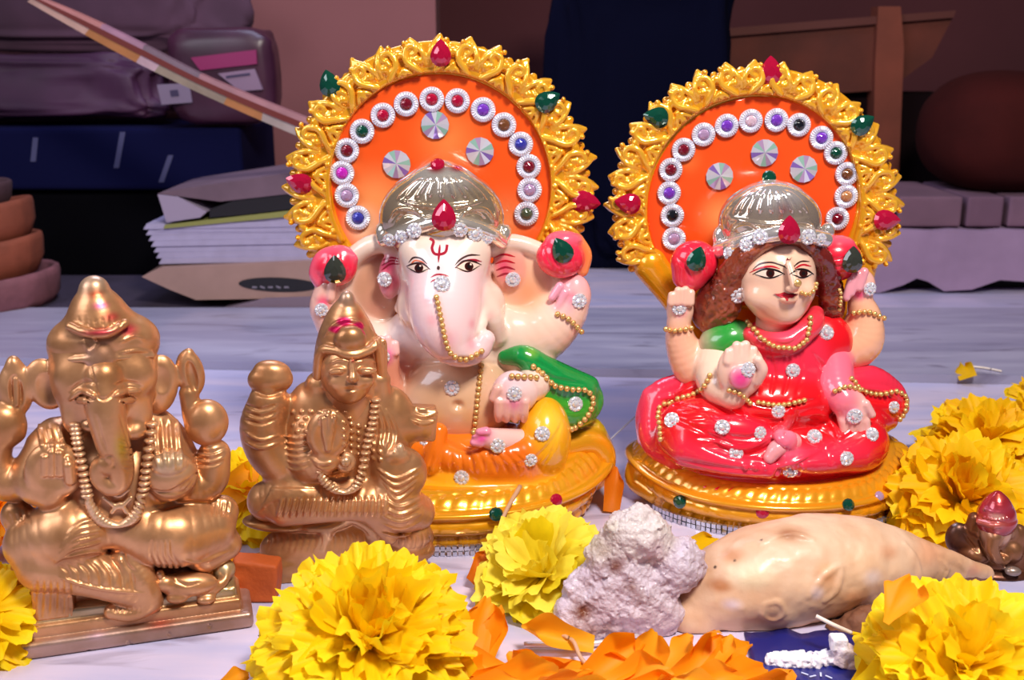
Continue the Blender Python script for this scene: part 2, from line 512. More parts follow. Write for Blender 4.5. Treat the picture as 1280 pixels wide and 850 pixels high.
# ------------------------------------------------------------------ things fixed on a statue's surface
class Surf:
    def __init__(s, fr, parts, parent): s.fr = fr; s.bv = [p.bvh if hasattr(p, 'bvh') else p for p in parts]; s.parent = parent
    def hit(s, px, py, fallback_d=40):
        r = rays(px, py); dv = Vector(r / np.linalg.norm(r)); best = None
        for b in s.bv:
            h = b.ray_cast(Vector(CAM), dv)
            if h[0] is not None and (best is None or h[3] < best[2]): best = (h[0], h[1], h[3])
        if best is None: return Vector(s.fr.pt(px, py, fallback_d)), Vector(s.fr.n)
        nn = best[1]
        if nn.dot(dv) > 0: nn = -nn
        return best[0], nn
    def nav(s, px, py, r):
        """averaged hit point and normal over a small disc"""
        h = [s.hit(px + dx * r, py + dy * r) for dx, dy in ((0, 0), (1, 0), (-1, 0), (0, 1), (0, -1))]
        n = Vector((0, 0, 0))
        for q in h: n += q[1]
        n = (n.normalized() + 0.5 * Vector(s.fr.n)).normalized()
        return h[0][0], n
    def place(s, name, me, px, py, r, rot=0.0, lift=0.0, mat=None, blend=None, label=None):
        """unit mesh (xy radius 1, z out) set on the surface"""
        p, n = s.nav(px, py, r * 0.7)
        if blend is not None: n = (n * (1 - blend) + Vector(s.fr.n) * blend).normalized()
        u = mmpx(np.array(p))
        up = Vector((0, 0, 1)); x = up.cross(n).normalized(); y = n.cross(x)
        R = Matrix((x, y, n)).transposed().to_4x4() @ Matrix.Rotation(math.radians(rot), 4, 'Z')
        o = bpy.data.objects.new(name, me); COL.objects.link(o); o.parent = s.parent
        w = (p + n * lift * u) - Vector(org(s.parent))
        o.matrix_local = Matrix.Translation(w * MM) @ R @ Matrix.Scale(r * u * MM, 4)
        if mat is not None:
            o.material_slots[0].link = 'OBJECT'; o.material_slots[0].material = mat
        if label: o['label'] = label
        return o
    def beads(s, pts, r=2.6, step=5.6, name='bead_chain', mat=None):
        r *= 1.26; step *= 1.18
        P = catmull(pts, 120); L = np.concatenate([[0], np.cumsum(np.linalg.norm(np.diff(P, axis=0), axis=1))])
        bm = bmesh.new()
        for q in np.arange(0, L[-1], step):
            x = np.interp(q, L, P[:, 0]); y = np.interp(q, L, P[:, 1])
            p, n = s.hit(x, y); u = mmpx(np.array(p))
            bmesh.ops.create_uvsphere(bm, u_segments=8, v_segments=6, radius=r * u, matrix=Matrix.Translation(p + n * r * u * 0.6))
        o = from_bm(name, bm, mat or M['beads'], s.parent, smooth=True); o['kind'] = 'stuff'
        return o
    def line(s, name, pts, w, mat, lift=0.25, taper=True):
        """a brush stroke that lies on the surface; w = width px"""
        P = catmull(pts, max(6, int(np.sum(np.linalg.norm(np.diff(np.asarray(pts, float), axis=0), axis=1)) / 2.0)))
        T = np.gradient(P, axis=0); T /= np.maximum(np.linalg.norm(T, axis=1), 1e-6)[:, None]
        Nn = np.stack([-T[:, 1], T[:, 0]], 1)
        m = len(P); ww = np.full(m, w / 2.0)
        if taper: ww = ww * np.clip(np.sin(np.linspace(0.2, PI - 0.2, m)) * 1.3, 0.3, 1)
        V = []; Fc = []
        for i in range(m):
            for sgn in (-1, 0, 1):
                q = P[i] + Nn[i] * ww[i] * sgn
                p, n = s.hit(*q); u = mmpx(np.array(p))
                V.append(np.array(p + n * u * lift * (1.5 if sgn == 0 else 1)))
        for i in range(m - 1):
            for j in (0, 1):
                a = i * 3 + j; Fc.append((a, a + 1, a + 4, a + 3))
        return mesh_np(name, np.array(V), Fc, mat, s.parent, None, True, org(s.parent))
    def fill(s, name, outline, mat, lift=0.3, rings=4):
        o = np.asarray(outline, float); c = o.mean(0); V = []; Fc = []; m = len(o)
        p, n = s.hit(*c); u = mmpx(np.array(p)); V.append(np.array(p + n * u * lift))
        for k in range(1, rings + 1):
            for q in o:
                p, n = s.hit(*(c + (q - c) * k / rings)); V.append(np.array(p + n * u * lift))
        for i in range(m): Fc.append((0, 1 + i, 1 + (i + 1) % m))
        for k in range(rings - 1):
            for i in range(m):
                a = 1 + k * m; Fc.append((a + i, a + m + i, a + m + (i + 1) % m, a + (i + 1) % m))
        return mesh_np(name, np.array(V), Fc, mat, s.parent, None, True, org(s.parent))

def oval(cx, cy, rx, ry, n=14, rot=0):
    a = np.linspace(0, 2 * PI, n, endpoint=False); c, s_ = math.cos(math.radians(rot)), math.sin(math.radians(rot))
    x, y = rx * np.cos(a), ry * np.sin(a)
    return [(cx + X * c - Y * s_, cy + X * s_ + Y * c) for X, Y in zip(x, y)]

# unit jewellery meshes
def raw_mesh(name, V, Fc, smooth=False, mats=(), mi=None):
    me = bpy.data.meshes.new(name); me.from_pydata([tuple(v) for v in V], [], Fc)
    for m in mats: me.materials.append(m)
    me.polygons.foreach_set('use_smooth', [smooth] * len(me.polygons))
    if mi: me.polygons.foreach_set('material_index', mi)
    me.update(); return me

def drop_gem():
    n = 16; V = []; Fc = []
    def ring(sc, z):
        b = len(V)
        for i in range(n):
            a = 2 * PI * i / n
            x = math.sin(a) * 0.95 * (abs(math.sin(a / 2)) ** 0.75) * 1.0; y = math.cos(a)
            V.append((x * sc, (y + 0.12) * sc - 0.12, z))
        return b
    r = [ring(1.0, 0.0), ring(1.0, 0.16), ring(0.72, 0.34), ring(0.36, 0.46)]
    for a, b in zip(r, r[1:]):
        for i in range(n):
            j = (i + 1) % n
            if (i % 2): Fc += [(a + i, a + j, b + j), (a + i, b + j, b + i)]
            else: Fc += [(a + i, a + j, b + i), (a + j, b + j, b + i)]
    Fc.append([r[-1] + i for i in range(n)][::-1])
    return raw_mesh('drop_gem', V, Fc, mats=[M['gem_red']])

def round_gem():
    n = 12; V = []; Fc = []
    for sc, z, of in ((1, 0, 0), (1, .25, 0), (.75, .5, .5), (.4, .66, 0)):
        for i in range(n):
            a = 2 * PI * (i + of) / n; V.append((sc * math.cos(a), sc * math.sin(a), z))
    for k in range(3):
        for i in range(n):
            j = (i + 1) % n; a = k * n; Fc += [(a + i, a + j, a + n + i), (a + j, a + n + j, a + n + i)]
    Fc.append(list(range(3 * n, 4 * n)))
    return raw_mesh('round_gem', V, Fc, mats=[M['gem_red']])

def rhinestone():
    """a cup of ten small cut stones round a larger one"""
    V = []; Fc = []
    def stone(cx, cy, r, z, n, of):
        b = len(V)
        for sc, h in ((1, 0), (1, .35), (.62, .75)):
            for i in range(n):
                a = 2 * PI * (i + of) / n; V.append((cx + sc * r * math.cos(a), cy + sc * r * math.sin(a), z + h * r))
        V.append((cx, cy, z + r * .95))
        for k in range(2):
            for i in range(n):
                q = (i + 1) % n; Fc.append((b + k * n + i, b + k * n + q, b + k * n + n + q, b + k * n + n + i))
        for i in range(n): Fc.append((b + 2 * n + i, b + 2 * n + (i + 1) % n, b + 3 * n))
    for i in range(9):
        a = 2 * PI * i / 9; stone(.72 * math.cos(a), .72 * math.sin(a), .29, 0.06, 5, i * .37)
    stone(0, 0, .46, .1, 8, .2)
    b = len(V); n = 18
    for z, sc in ((-.1, .96), (.1, .96)):
        for i in range(n): V.append((sc * math.cos(2 * PI * i / n), sc * math.sin(2 * PI * i / n), z))
    for i in range(n): Fc.append((b + i, b + (i + 1) % n, b + n + (i + 1) % n, b + n + i))
    Fc.append([b + n + i for i in range(n)])
    return raw_mesh('rhinestone', V, Fc, mats=[M['rhine']])

def stud_ring():
    n = 56; V = []; Fc = []; prof = ((1.0, 0.0), (1.0, .16), (.93, .30), (.72, .36), (.52, .28), (.48, .14))
    for r, z in prof:
        for i in range(n):
            a = 2 * PI * i / n; rib = 0.07 if (i % 2 and .5 < r < .99) else 0
            V.append((r * math.cos(a), r * math.sin(a), z - rib))
    for k in range(len(prof) - 1):
        for i in range(n):
            j = (i + 1) % n; a = k * n; Fc.append((a + i, a + j, a + n + j, a + n + i))
    Fc.append([5 * n + i for i in range(n)])
    return raw_mesh('mirror_stud', V, Fc, mats=[M['stud']])

def rivoli():
    n = 14; V = [(math.cos(2 * PI * i / n), math.sin(2 * PI * i / n), 0) for i in range(n)]
    V += [(math.cos(2 * PI * i / n), math.sin(2 * PI * i / n), .12) for i in range(n)]
    V.append((0.05, 0.03, .34)); Fc = []
    for i in range(n):
        j = (i + 1) % n; Fc += [(i, j, n + j, n + i), (n + i, n + j, 2 * n)]
    return raw_mesh('mirror_stone', V, Fc, mats=[M['mirror'], M['gem_lilac'], M['stud'], M['mirror_green'], M['mirror_violet']], mi=[v for i in range(n) for v in (0, (0, 1, 3, 2, 4, 0, 2, 3, 1, 2, 4, 0, 3, 2)[i])])
MESH = dict(drop=drop_gem(), gem=round_gem(), rhine=rhinestone(), stud=stud_ring(), rivoli=rivoli())
# ------------------------------------------------------------------ painted plaster statues
class Disc:
    def __init__(s, c, r, h, R, rd): s.c = c; s.rr = r; s.h = h; s.R = R; s.rd = rd
    def box(s):
        e = np.abs(s.R.T) @ np.array([s.rr, s.rr, s.h]); return s.c - e, s.c + e
    def d(s, X, Y, Z):
        x, y, z = X - s.c[0], Y - s.c[1], Z - s.c[2]
        q = [s.R[i, 0] * x + s.R[i, 1] * y + s.R[i, 2] * z for i in range(3)]
        a = np.sqrt(q[0] ** 2 + q[1] ** 2) - (s.rr - s.rd); b = np.abs(q[2]) - (s.h - s.rd)
        return np.minimum(np.maximum(a, b), 0) + np.sqrt(np.maximum(a, 0) ** 2 + np.maximum(b, 0) ** 2) - s.rd

def halo(fr, parent, cx, cy, R, rin, d0, nl, seed, amin, gold, gold2, sy=0.97):
    rnd = random.Random(seed)
    P = Part(fr, 'halo', 0.55, gold)
    c = fr.pt(cx, cy, d0); u = mmpx(c)
    P.prims.append((Disc(c, (R - 20) * u, 13 * u, P._R(0), 4 * u), gold, 2.0, 'u'))
    df = d0 + 12
    pol = lambda r, a: (cx + r * math.cos(a), cy - r * math.sin(a) * sy)
    dl = 2 * PI / nl
    for i in range(nl):
        a = PI / 2 + i * dl
        if math.sin(a) < amin: continue
        m = 1 if (i % 2) else -1
        j = lambda s: rnd.uniform(-s, s)
        ro = R + j(3)
        # pointed outer leaf and its two neighbours' curls
        P.c([(*pol(R - 34, a), d0 + 4, 14), (*pol(R - 16, a + .05 * dl), d0 + 6, 10.5), (*pol(ro - 2, a), d0 + 7, 3)], gold, k=2)
        P.c([(*pol(R - 24, a + .5 * dl), d0 + 3, 9), (*pol(R - 13, a + .5 * dl), d0 + 3, 5)], gold, k=2)
        # scrolls
        w = (R - rin)
        P.c([(*pol(rin + .10 * w, a - .40 * m * dl), df + 1, 2.8), (*pol(rin + .30 * w, a - .05 * m * dl), df + 5, 3.8), (*pol(rin + .52 * w, a + .30 * m * dl), df + 6, 4),
             (*pol(rin + .76 * w, a + .22 * m * dl), df + 4, 3.6), (*pol(rin + .80 * w, a - .05 * m * dl), df + 4, 3.2), (*pol(rin + .68 * w, a - .12 * m * dl), df + 4, 3), (*pol(rin + .62 * w, a + .02 * m * dl), df + 4, 2.8)], gold2, k=1.2, n=26)
        P.c([(*pol(rin + .16 * w, a + .12 * m * dl), df + 2, 2.6), (*pol(rin + .30 * w, a + .36 * m * dl), df + 4, 3.2), (*pol(rin + .24 * w, a + .52 * m * dl), df + 4, 2.8), (*pol(rin + .15 * w, a + .42 * m * dl), df + 3, 2.4)], gold2, k=1.2, n=14)
        P.c([(*pol(rin + .38 * w, a - .42 * m * dl), df + 1, 2.8), (*pol(rin + .60 * w, a - .38 * m * dl), df + 5, 3.6), (*pol(rin + .80 * w, a - .22 * m * dl), df + 2, 3.2), (*pol(rin + .96 * w, a - .02 * dl), df - 3, 2.4)], gold2, k=1.2, n=16)
        # leaf blobs and beads
        for rr, da, rad in ((.47, -.18, 6.5), (.36, .52, 4.5), (.10, -.05, 4), (.66, .47, 5.5), (.88, .22, 3.5), (.52, .05, 4)):
            q = pol(rin + rr * w + j(2), a + da * m * dl)
            P.e(q[0], q[1], df + 1, rad * rnd.uniform(.85, 1.15), rad, 7, gold, k=1.5)
    # inner rolled rim
    t = np.linspace(-0.50, PI + 0.50, 40)
    P.c([(*pol(rin + 4, a), df + 2, 4.2) for a in t], gold, k=2, n=90)
    # sunken panel
    P.prims.append((Disc(fr.pt(cx, cy, d0 + 26), rin * u, 21 * u, P._R(0), 1 * u), None, 2.0, 's'))
    o = P.build(parent, M['gold'])
    return P

def panel(fr, parent, cx, cy, r, d0, col, pale, edge):
    P = Part(fr, 'halo_panel', 0.9, col)
    c = fr.pt(cx, cy, d0); u = mmpx(c)
    P.prims.append((Disc(c, r * u, 7 * u, P._R(0), 2 * u), col, 1.0, 'u'))
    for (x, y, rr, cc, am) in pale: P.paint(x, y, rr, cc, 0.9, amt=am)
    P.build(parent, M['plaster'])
    return P

def pedestal(fr, parent, cx, A, B, H, lift, gold, dark, sk=0.0):
    """oval lotus pedestal with a rolled lip, a leaf frieze and upturned ends; A, B in mm"""
    c0 = fr.pt(cx, 600, 0); c0 = np.array([c0[0], fr.O[1], 0.0])
    NF = 420
    prof = [(0, .2), (.86, .2), (.92, .5), (.95, 2), (.955, 4.5), (.94, 6.6), (.955, 7.6), (.985, 9), (1.0, 11.5), (.99, 14), (.965, 15.2), (.975, 16), (1.0, 16.8), (1.01, 18), (1.0, 19.2), (.965, 19.8),
            (.955, 19.7), (.945, 20.4), (.925, 22.0), (.90, 23.6), (.875, 24.6), (.86, 24.8), (.855, 25.8), (.84, 26.8), (.82, 27.2), (.80, 27), (.6, 27.5), (.0, 27.5)]
    prof = [(s, z * H / 28.0) for s, z in prof]
    V = []; cols = []
    for i in range(NF):
        f = 2 * PI * i / NF
        sx, cy_ = math.sin(f), math.cos(f)
        for s, z in prof:
            k = 0.0
            zz = z
            if .86 <= s < .95 and z > 18 * H / 28: k = 0.9 * abs(math.sin(f * 34 + (s - .9) * 18)) ** 0.7; zz += k
            elif z < 7 * H / 28 and s > .9: k = -1.2 * (1 - abs(math.sin(f * 26)) ** 0.5); s = s + k / A
            elif 8 * H / 28 < z < 15 * H / 28: s = s + 0.8 * (abs(math.sin(f * 22)) ** 0.6 - 1) / A
            e = abs(sx) ** 5
            zz = zz * (1 + lift * e)
            ss = s * (1 + (0.02 if z > 15 else -0.05) * e)
            V.append(c0 + np.array([A * ss * sx, -B * ss * cy_, zz]))
            cols.append(dark if (k < -.6) else gold)
    m = len(prof); Fq = []
    for i in range(NF):
        for j in range(m - 1):
            a = i * m + j; b = ((i + 1) % NF) * m + j
            Fq.append((a, b, b + 1, a + 1))
    o = mesh_np('pedestal', np.array(V), np.array(Fq), M['gold'], parent, np.array(cols), True, org(parent))
    return BVHTree.FromPolygons([tuple(v) for v in V], Fq), o

GOLD, GOLD2, GOLDD = C('f2a818'), C('f8ba38'), C('d08410')

def ganesha():
    fr = Frame((at_y(560, 640, 515)[0], 515, 0))
    root = thing('ganesha_statue', 'painted cream elephant headed statue with gold halo and green shawl', 'statue', (fr.O[0], 515, 0))
    H = halo(fr, root, 550, 234, 197, 136, -42, 32, 5, -0.46, GOLD, GOLD2)
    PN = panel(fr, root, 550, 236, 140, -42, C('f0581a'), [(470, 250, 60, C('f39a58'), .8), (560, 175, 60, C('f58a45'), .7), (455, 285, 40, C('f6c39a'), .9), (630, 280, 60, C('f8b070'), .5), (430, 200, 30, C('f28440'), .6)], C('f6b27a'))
    cream, pink, peach, oran = C('ecd4c4'), C('f0508a'), C('d8a284'), C('f07a1a')
    red = C('ef2a4a')
    B = Part(fr, 'body', 0.62, cream, tau=1.2)
    # head, brow bosses, cheeks
    B.e(556, 335, 28, 58, 62, 48, cream, k=8)
    B.e(528, 316, 48, 30, 32, 26, cream, k=10); B.e(582, 316, 48, 32, 32, 26, cream, k=10)
    B.e(600, 380, 38, 32, 32, 30, cream, k=10); B.e(520, 382, 34, 24, 30, 28, cream, k=10)
    # ears
    B.e(450, 362, 2, 52, 56, 9, peach, k=6, rot=-8); B.c([(512, 310, 14, 12), (470, 305, 12, 13), (440, 325, 10, 12), (430, 360, 8, 9), (446, 395, 8, 9), (480, 412, 10, 9), (505, 398, 14, 10)], cream, k=6)
    B.e(488, 345, 20, 15, 30, 10, C('d9808c'), rot=-5, k=6); B.c([(505, 330, 25, 7), (512, 352, 27, 7), (500, 385, 22, 7)], cream, k=5)
    B.e(655, 362, 8, 46, 58, 10, C('f0c0a0'), k=6, rot=8); B.c([(602, 312, 16, 12), (640, 303, 14, 11), (682, 318, 12, 10), (700, 350, 8, 9), (690, 395, 8, 9)], cream, k=6)
    B.c([(607, 335, 22, 7), (604, 360, 24, 7), (622, 386, 22, 9), (650, 405, 18, 9)], cream, k=5)
    B.e(636, 335, 16, 20, 28, 9, C('ee9a8c'), k=6)
    # trunk and tusk
    B.c([(558, 345, 52, 46), (556, 378, 68, 47), (558, 404, 80, 41), (565, 426, 88, 30), (582, 438, 90, 21), (599, 435, 89, 15), (607, 424, 88, 12)], C('f4d3d6'), k=14, n=40)
    B.c([(597, 385, 60, 12), (601, 402, 78, 9), (598, 414, 88, 6)], C('fbe9d6'), k=3)
    B.c([(602, 372, 55, 14), (614, 396, 58, 15), (622, 420, 50, 12)], cream, k=8)
    # torso
    B.e(572, 498, 42, 72, 62, 46, C('dcb492'), k=10); B.e(575, 430, 22, 70, 42, 36, cream, k=10)
    B.e(520, 425, 22, 34, 36, 26, C('f3e4e2'), k=8); B.e(640, 425, 22, 36, 40, 28, cream, k=8)
    B.e(572, 509, 92, 7, 6, 12, None, op='s', k=6)
    # viewer's left arms: raised hand with lotus, lower open hand
    B.c([(500, 430, 10, 24), (455, 425, 8, 22), (415, 405, 10, 18)], cream, k=8)
    B.c([(412, 408, 12, 16), (404, 385, 16, 17), (408, 362, 16, 15)], C('f1bcae'), k=6)
    B.c([(400, 372, 26, 6), (406, 356, 26, 5)], C('f1bcae'), k=2); B.c([(413, 372, 28, 6), (416, 354, 28, 5)], C('f1bcae'), k=2)
    B.c([(505, 470, 25, 26), (488, 490, 45, 24), (482, 470, 60, 18), (480, 440, 66, 20)], C('f0a58a'), k=8)
    for dx, top in ((-14, 432), (-5, 424), (4, 423), (13, 430)): B.c([(481 + dx, 440, 76, 6), (481 + dx, top, 76, 5)], C('f4c4c4'), k=2)
    # viewer's right arms
    B.c([(640, 440, 10, 34), (676, 415, 12, 38), (703, 392, 12, 30), (716, 372, 14, 22)], C('f4cdb8'), k=10)
    B.e(718, 366, 18, 20, 24, 16, C('f3a8b0'), k=6)
    for q in ((700, 358, 690, 372), (706, 366, 698, 384), (714, 376, 708, 392)): B.c([(q[0], q[1], 32, 6), (q[2], q[3], 34, 5)], C('f2a0b8'), k=2)
    B.c([(662, 450, 20, 30), (668, 475, 50, 24), (655, 488, 76, 20)], cream, k=8)
    B.e(642, 492, 84, 28, 30, 15, C('f4cdd4'), k=6)
    for i, x in enumerate((624, 634, 645, 656)): B.c([(x, 502, 94, 6.5), (x - 1, 516, 92, 6), (x - 1, 524, 86, 5)], C('f0b4a4'), k=2)
    B.c([(622, 486, 94, 6), (616, 498, 94, 5)], C('f0b4a4'), k=2)
    # foot in front
    B.c([(648, 552, 92, 16), (622, 550, 108, 15), (603, 546, 116, 12)], C('f2c3bd'), k=5)
    for i, (x, y) in enumerate(((601, 540), (596, 547), (594, 553))): B.c([(x + 6, y, 122, 7), (x - 2, y, 124, 5)], C('f08ab0'), k=1.5)
    B.gr([(520, 452), (545, 452), (580, 450), (620, 455)], 3, 4); B.gr([(500, 395), (515, 420), (540, 442)], 2.2)
    B.gr([(520, 540), (560, 556), (610, 545)], 2.5, 3)
    pk = C('ee4a78')
    for (x, y, r, am) in ((484, 332, 16, .8), (492, 352, 18, .6), (628, 330, 18, .7), (632, 342, 16, .6), (404, 378, 14, .8), (480, 446, 20, .8), (643, 505, 18, .5), (716, 372, 14, .5), (560, 425, 22, .35), (590, 430, 16, .4), (602, 548, 12, .7), (590, 405, 12, .4), (540, 400, 16, .35), (612, 395, 14, .3), (535, 375, 14, .25)):
        B.paint(x, y, r, C('e636a0') if (x, y) in ((480, 446), (643, 505), (602, 548)) else pk, 0.8, amt=am)
    for (x, y, r, c3, am) in ((660, 365, 40, C('f4a070'), .7), (545, 500, 50, C('dcae84'), .5), (470, 385, 34, C('c98a76'), .6), (555, 320, 30, C('f6e6e4'), .8), (590, 520, 40, C('f0b06a'), .5), (690, 345, 24, C('cf9a86'), .8), (540, 525, 26, C('eec05a'), .6)):
        B.paint(x, y, r, c3, 0.9, amt=am)
    B.build(root, M['plaster'])
    # dhoti
    D = Part(fr, 'dhoti', 0.62, oran, tau=1.4)
    yel = C('f7b21c')
    D.e(575, 560, 50, 120, 34, 60, oran, k=10); D.e(680, 546, 66, 34, 52, 48, yel, k=10); D.c([(700, 590, 40, 18), (660, 588, 90, 22), (600, 585, 110, 16)], oran, k=8)
    D.c([(670, 560, 84, 26), (640, 570, 104, 22), (600, 572, 112, 14)], oran, k=8)
    D.e(515, 552, 62, 40, 40, 50, oran, k=10); D.c([(530, 560, 90, 24), (570, 575, 108, 16), (620, 586, 112, 10)], oran, k=8)
    D.c([(548, 540, 100, 12), (545, 560, 108, 12), (540, 580, 112, 12)], oran, k=6)
    D.e(575, 590, 66, 138, 14, 68, yel, k=8); D.c([(505, 590, 84, 16), (570, 600, 112, 12), (640, 596, 100, 12), (690, 580, 74, 14)], yel, k=8)
    for i in range(13):
        x = 512 + i * 13
        D.gr([(x + (568 - x) * .15, 566), (x, 578), (x - (568 - x) * .1, 592)], 1.8, 2)
    for i in range(5): D.gr([(640 + 9 * i, 582 + i), (668 + 6 * i, 572 - 3 * i), (690 + 3 * i, 552 - 6 * i)], 1.4, 2)
    D.paint(690, 530, 30, C('f9c83a'), .8); D.paint(530, 592, 45, C('f4a41e'), .8, ry=20); D.paint(640, 560, 40, C('ee6412'), .8, amt=.6)
    D.build(root, M['plaster'])
    # green shawl
    G = Part(fr, 'shawl', 0.62, C('0f8a3a'))
    grn, lg = C('129343'), C('3f9a2a')
    G.c([(632, 446, 46, 10), (655, 446, 52, 15), (676, 462, 48, 20), (700, 478, 36, 24), (728, 486, 26, 20)], grn, k=6)
    G.c([(672, 480, 52, 14), (690, 508, 42, 24), (718, 510, 30, 26), (728, 498, 26, 18)], lg, k=6)
    G.c([(740, 480, 24, 8), (748, 500, 24, 7), (740, 518, 28, 7), (722, 528, 34, 7)], grn, k=4)
    for q in ([(660, 455), (690, 472), (730, 480)], [(668, 450), (700, 468)], [(682, 500), (705, 512), (730, 510)], [(690, 520), (712, 524)]): G.gr(q, 1.8, 3)
    G.paint(665, 440, 14, C('8ab83a'), .9, amt=.6)
    G.build(root, M['plaster'])
    # lotus buds
    L1 = Part(fr, 'lotus_bud', 0.62, red)
    L1.e(420, 334, 18, 27, 24, 20, red, rot=15); L1.c([(402, 350, 18, 12), (396, 340, 18, 10), (404, 322, 18, 10), (425, 316, 18, 10), (440, 322, 18, 9)], C('f0607a'), k=4)
    for a in ((404, 345, 412, 320), (432, 350, 436, 322), (416, 352, 424, 318)): L1.gr([(a[0], a[1]), ((a[0] + a[2]) / 2 + 3, (a[1] + a[3]) / 2), (a[2], a[3])], 1.5)
    L1.build(root, M['plaster'])
    L2 = Part(fr, 'lotus_bud', 0.62, red)
    L2.e(700, 322, 22, 30, 26, 22, red, rot=-10); L2.e(704, 300, 20, 22, 12, 16, C('f0607a'), k=5); L2.c([(722, 300, 14, 8), (732, 318, 12, 8), (728, 338, 14, 8)], C('f5894a'), k=5)
    for a in ((680, 310, 690, 336), (692, 306, 704, 342), (720, 310, 722, 340)): L2.gr([(a[0], a[1]), ((a[0] + a[2]) / 2 - 3, (a[1] + a[3]) / 2), (a[2], a[3])], 1.5)
    L2.build(root, M['plaster'])
    # crown
    K = Part(fr, 'crown', 0.55, C('d8ccb8'))
    sil, sil2 = C('efe6d8'), C('c8b294')
    K.e(552, 272, 18, 78, 62, 48, sil2, k=6); K.e(552, 238, 24, 46, 36, 34, sil, k=6); K.e(550, 212, 22, 18, 12, 14, sil, k=5)
    K.c([(480, 300, 30, 9), (500, 293, 48, 9), (530, 282, 62, 9), (556, 277, 66, 9), (585, 282, 62, 9), (612, 292, 48, 9), (627, 302, 32, 9)], sil, k=4, n=40)
    K.e(478, 290, 26, 9, 12, 10, sil, k=3); K.e(631, 292, 26, 9, 12, 10, sil, k=3)
    for i in range(9):
        a = -64 + 16 * i; x = 552 + 46 * math.sin(math.radians(a)); x2 = 552 + 62 * math.sin(math.radians(a))
        K.st([(552 + 26 * math.sin(math.radians(a)), 222), (x, 236), (x2, 250)], 3.2, k=1.5)
    K.st([(500, 250), (520, 256), (552, 259), (585, 256), (606, 250)], 3, k=1.5)
    for sx in (-1, 1):
        K.st([(552 + sx * 20, 275), (552 + sx * 34, 262), (552 + sx * 54, 262), (552 + sx * 66, 276)], 2.6, k=1.5)
        K.gr([(552 + sx * 30, 270), (552 + sx * 46, 268), (552 + sx * 58, 280)], 2, k=1.5)
    K.paint(546, 208, 16, C('c22a3a'), .7); K.paint(572, 210, 18, C('c8204a'), .9, ry=8)
    K.build(root, M['silver'])
    hb, ped = pedestal(fr, root, 557, 82, 65, 27, 0.25, GOLD, GOLDD)
    S = Surf(fr, [H, PN, B, D, G, L1, L2, K, hb], root)
    # scroll ends of the pedestal
    E = Part(fr, 'pedestal_scroll', 0.62, GOLD)
    E.c([(700, 560, 40, 16), (735, 552, 20, 18), (752, 566, 16, 17), (748, 590, 18, 18), (728, 602, 30, 17)], GOLD, k=5)
    E.c([(715, 548, 12, 12), (738, 535, 4, 14), (756, 556, 4, 10)], C('d8b820'), k=5); E.gr([(722, 600), (738, 582), (735, 570)], 2.5); E.gr([(735, 605), (752, 590), (756, 572)], 2)
    E.build(root, M['gold'])
    S.bv.append(E.bvh)
    # studs round the arch
    studs = [(448, 272, 'blue'), (434, 244, 'lilac'), (428, 216, 'magenta'), (434, 188, 'darkred'), (453, 164, 'green'), (479, 144, 'red'), (508, 130, 'darkred'), (540, 124, 'red'), (572, 126, 'red'), (604, 137, 'purple'),
             (630, 156, 'brown'), (651, 180, 'blue'), (661, 208, 'darkred'), (662, 237, 'lilac'), (658, 267, 'olive')]
    put_studs(S, studs, 15.5)
    for x, y in ((496, 205), (544, 156), (600, 189)): S.place('mirror_stone', MESH['rivoli'], x, y, 17.5, rot=x % 90, lift=1)
    for x, y, r, c, a in ((551, 66, 17, 'red', 0), (412, 104, 17, 'green', 12), (685, 126, 17, 'green', -60), (374, 228, 17, 'red', 70), (733, 252, 18, 'red', -98), (419, 336, 18, 'dark', 0), (702, 312, 17, 'green', 28), (555, 269, 20, 'red', 0)):
        S.place('gem', MESH['drop'], x, y, r, rot=a, lift=.5, mat=M['gem_' + c], blend=.6, label='%s drop-shaped gem' % c)
    for x, y, r, c in ((620, 643, 9, 'green'), (695, 625, 8, 'red'), (547, 206, 9, 'red')):
        S.place('gem', MESH['gem'], x, y, r, mat=M['gem_' + c], label='round %s gem' % c)
    for x, y, r in ((487, 300, 9), (502, 296, 9), (518, 288, 10), (575, 287, 10), (594, 292, 10), (609, 298, 8), (553, 355, 11), (481, 349, 10), (641, 349, 10), (402, 387, 9), (724, 376, 10), (478, 446, 10), (565, 485, 10), (643, 492, 10),
                    (719, 505, 10), (678, 542, 10), (622, 557, 10), (663, 575, 9), (577, 597, 10), (531, 550, 8)):
        S.place('rhinestone', MESH['rhine'], x, y, r, rot=x * 7 % 30, lift=.3)
    S.beads([(546, 372), (551, 395), (556, 420), (563, 440), (577, 448), (592, 444), (607, 435)], 3.1, 6)
    S.beads([(601, 458), (598, 485), (595, 515), (592, 548)], 3.0, 6)
    S.beads([(640, 471), (656, 472), (674, 474)], 3.2, 6.2)
    S.beads([(667, 457), (676, 467), (690, 480), (712, 486), (732, 488), (740, 500), (734, 518), (722, 530), (712, 537)], 3.1, 6.2)
    S.beads([(697, 393), (712, 400), (728, 417)], 3.0, 6)
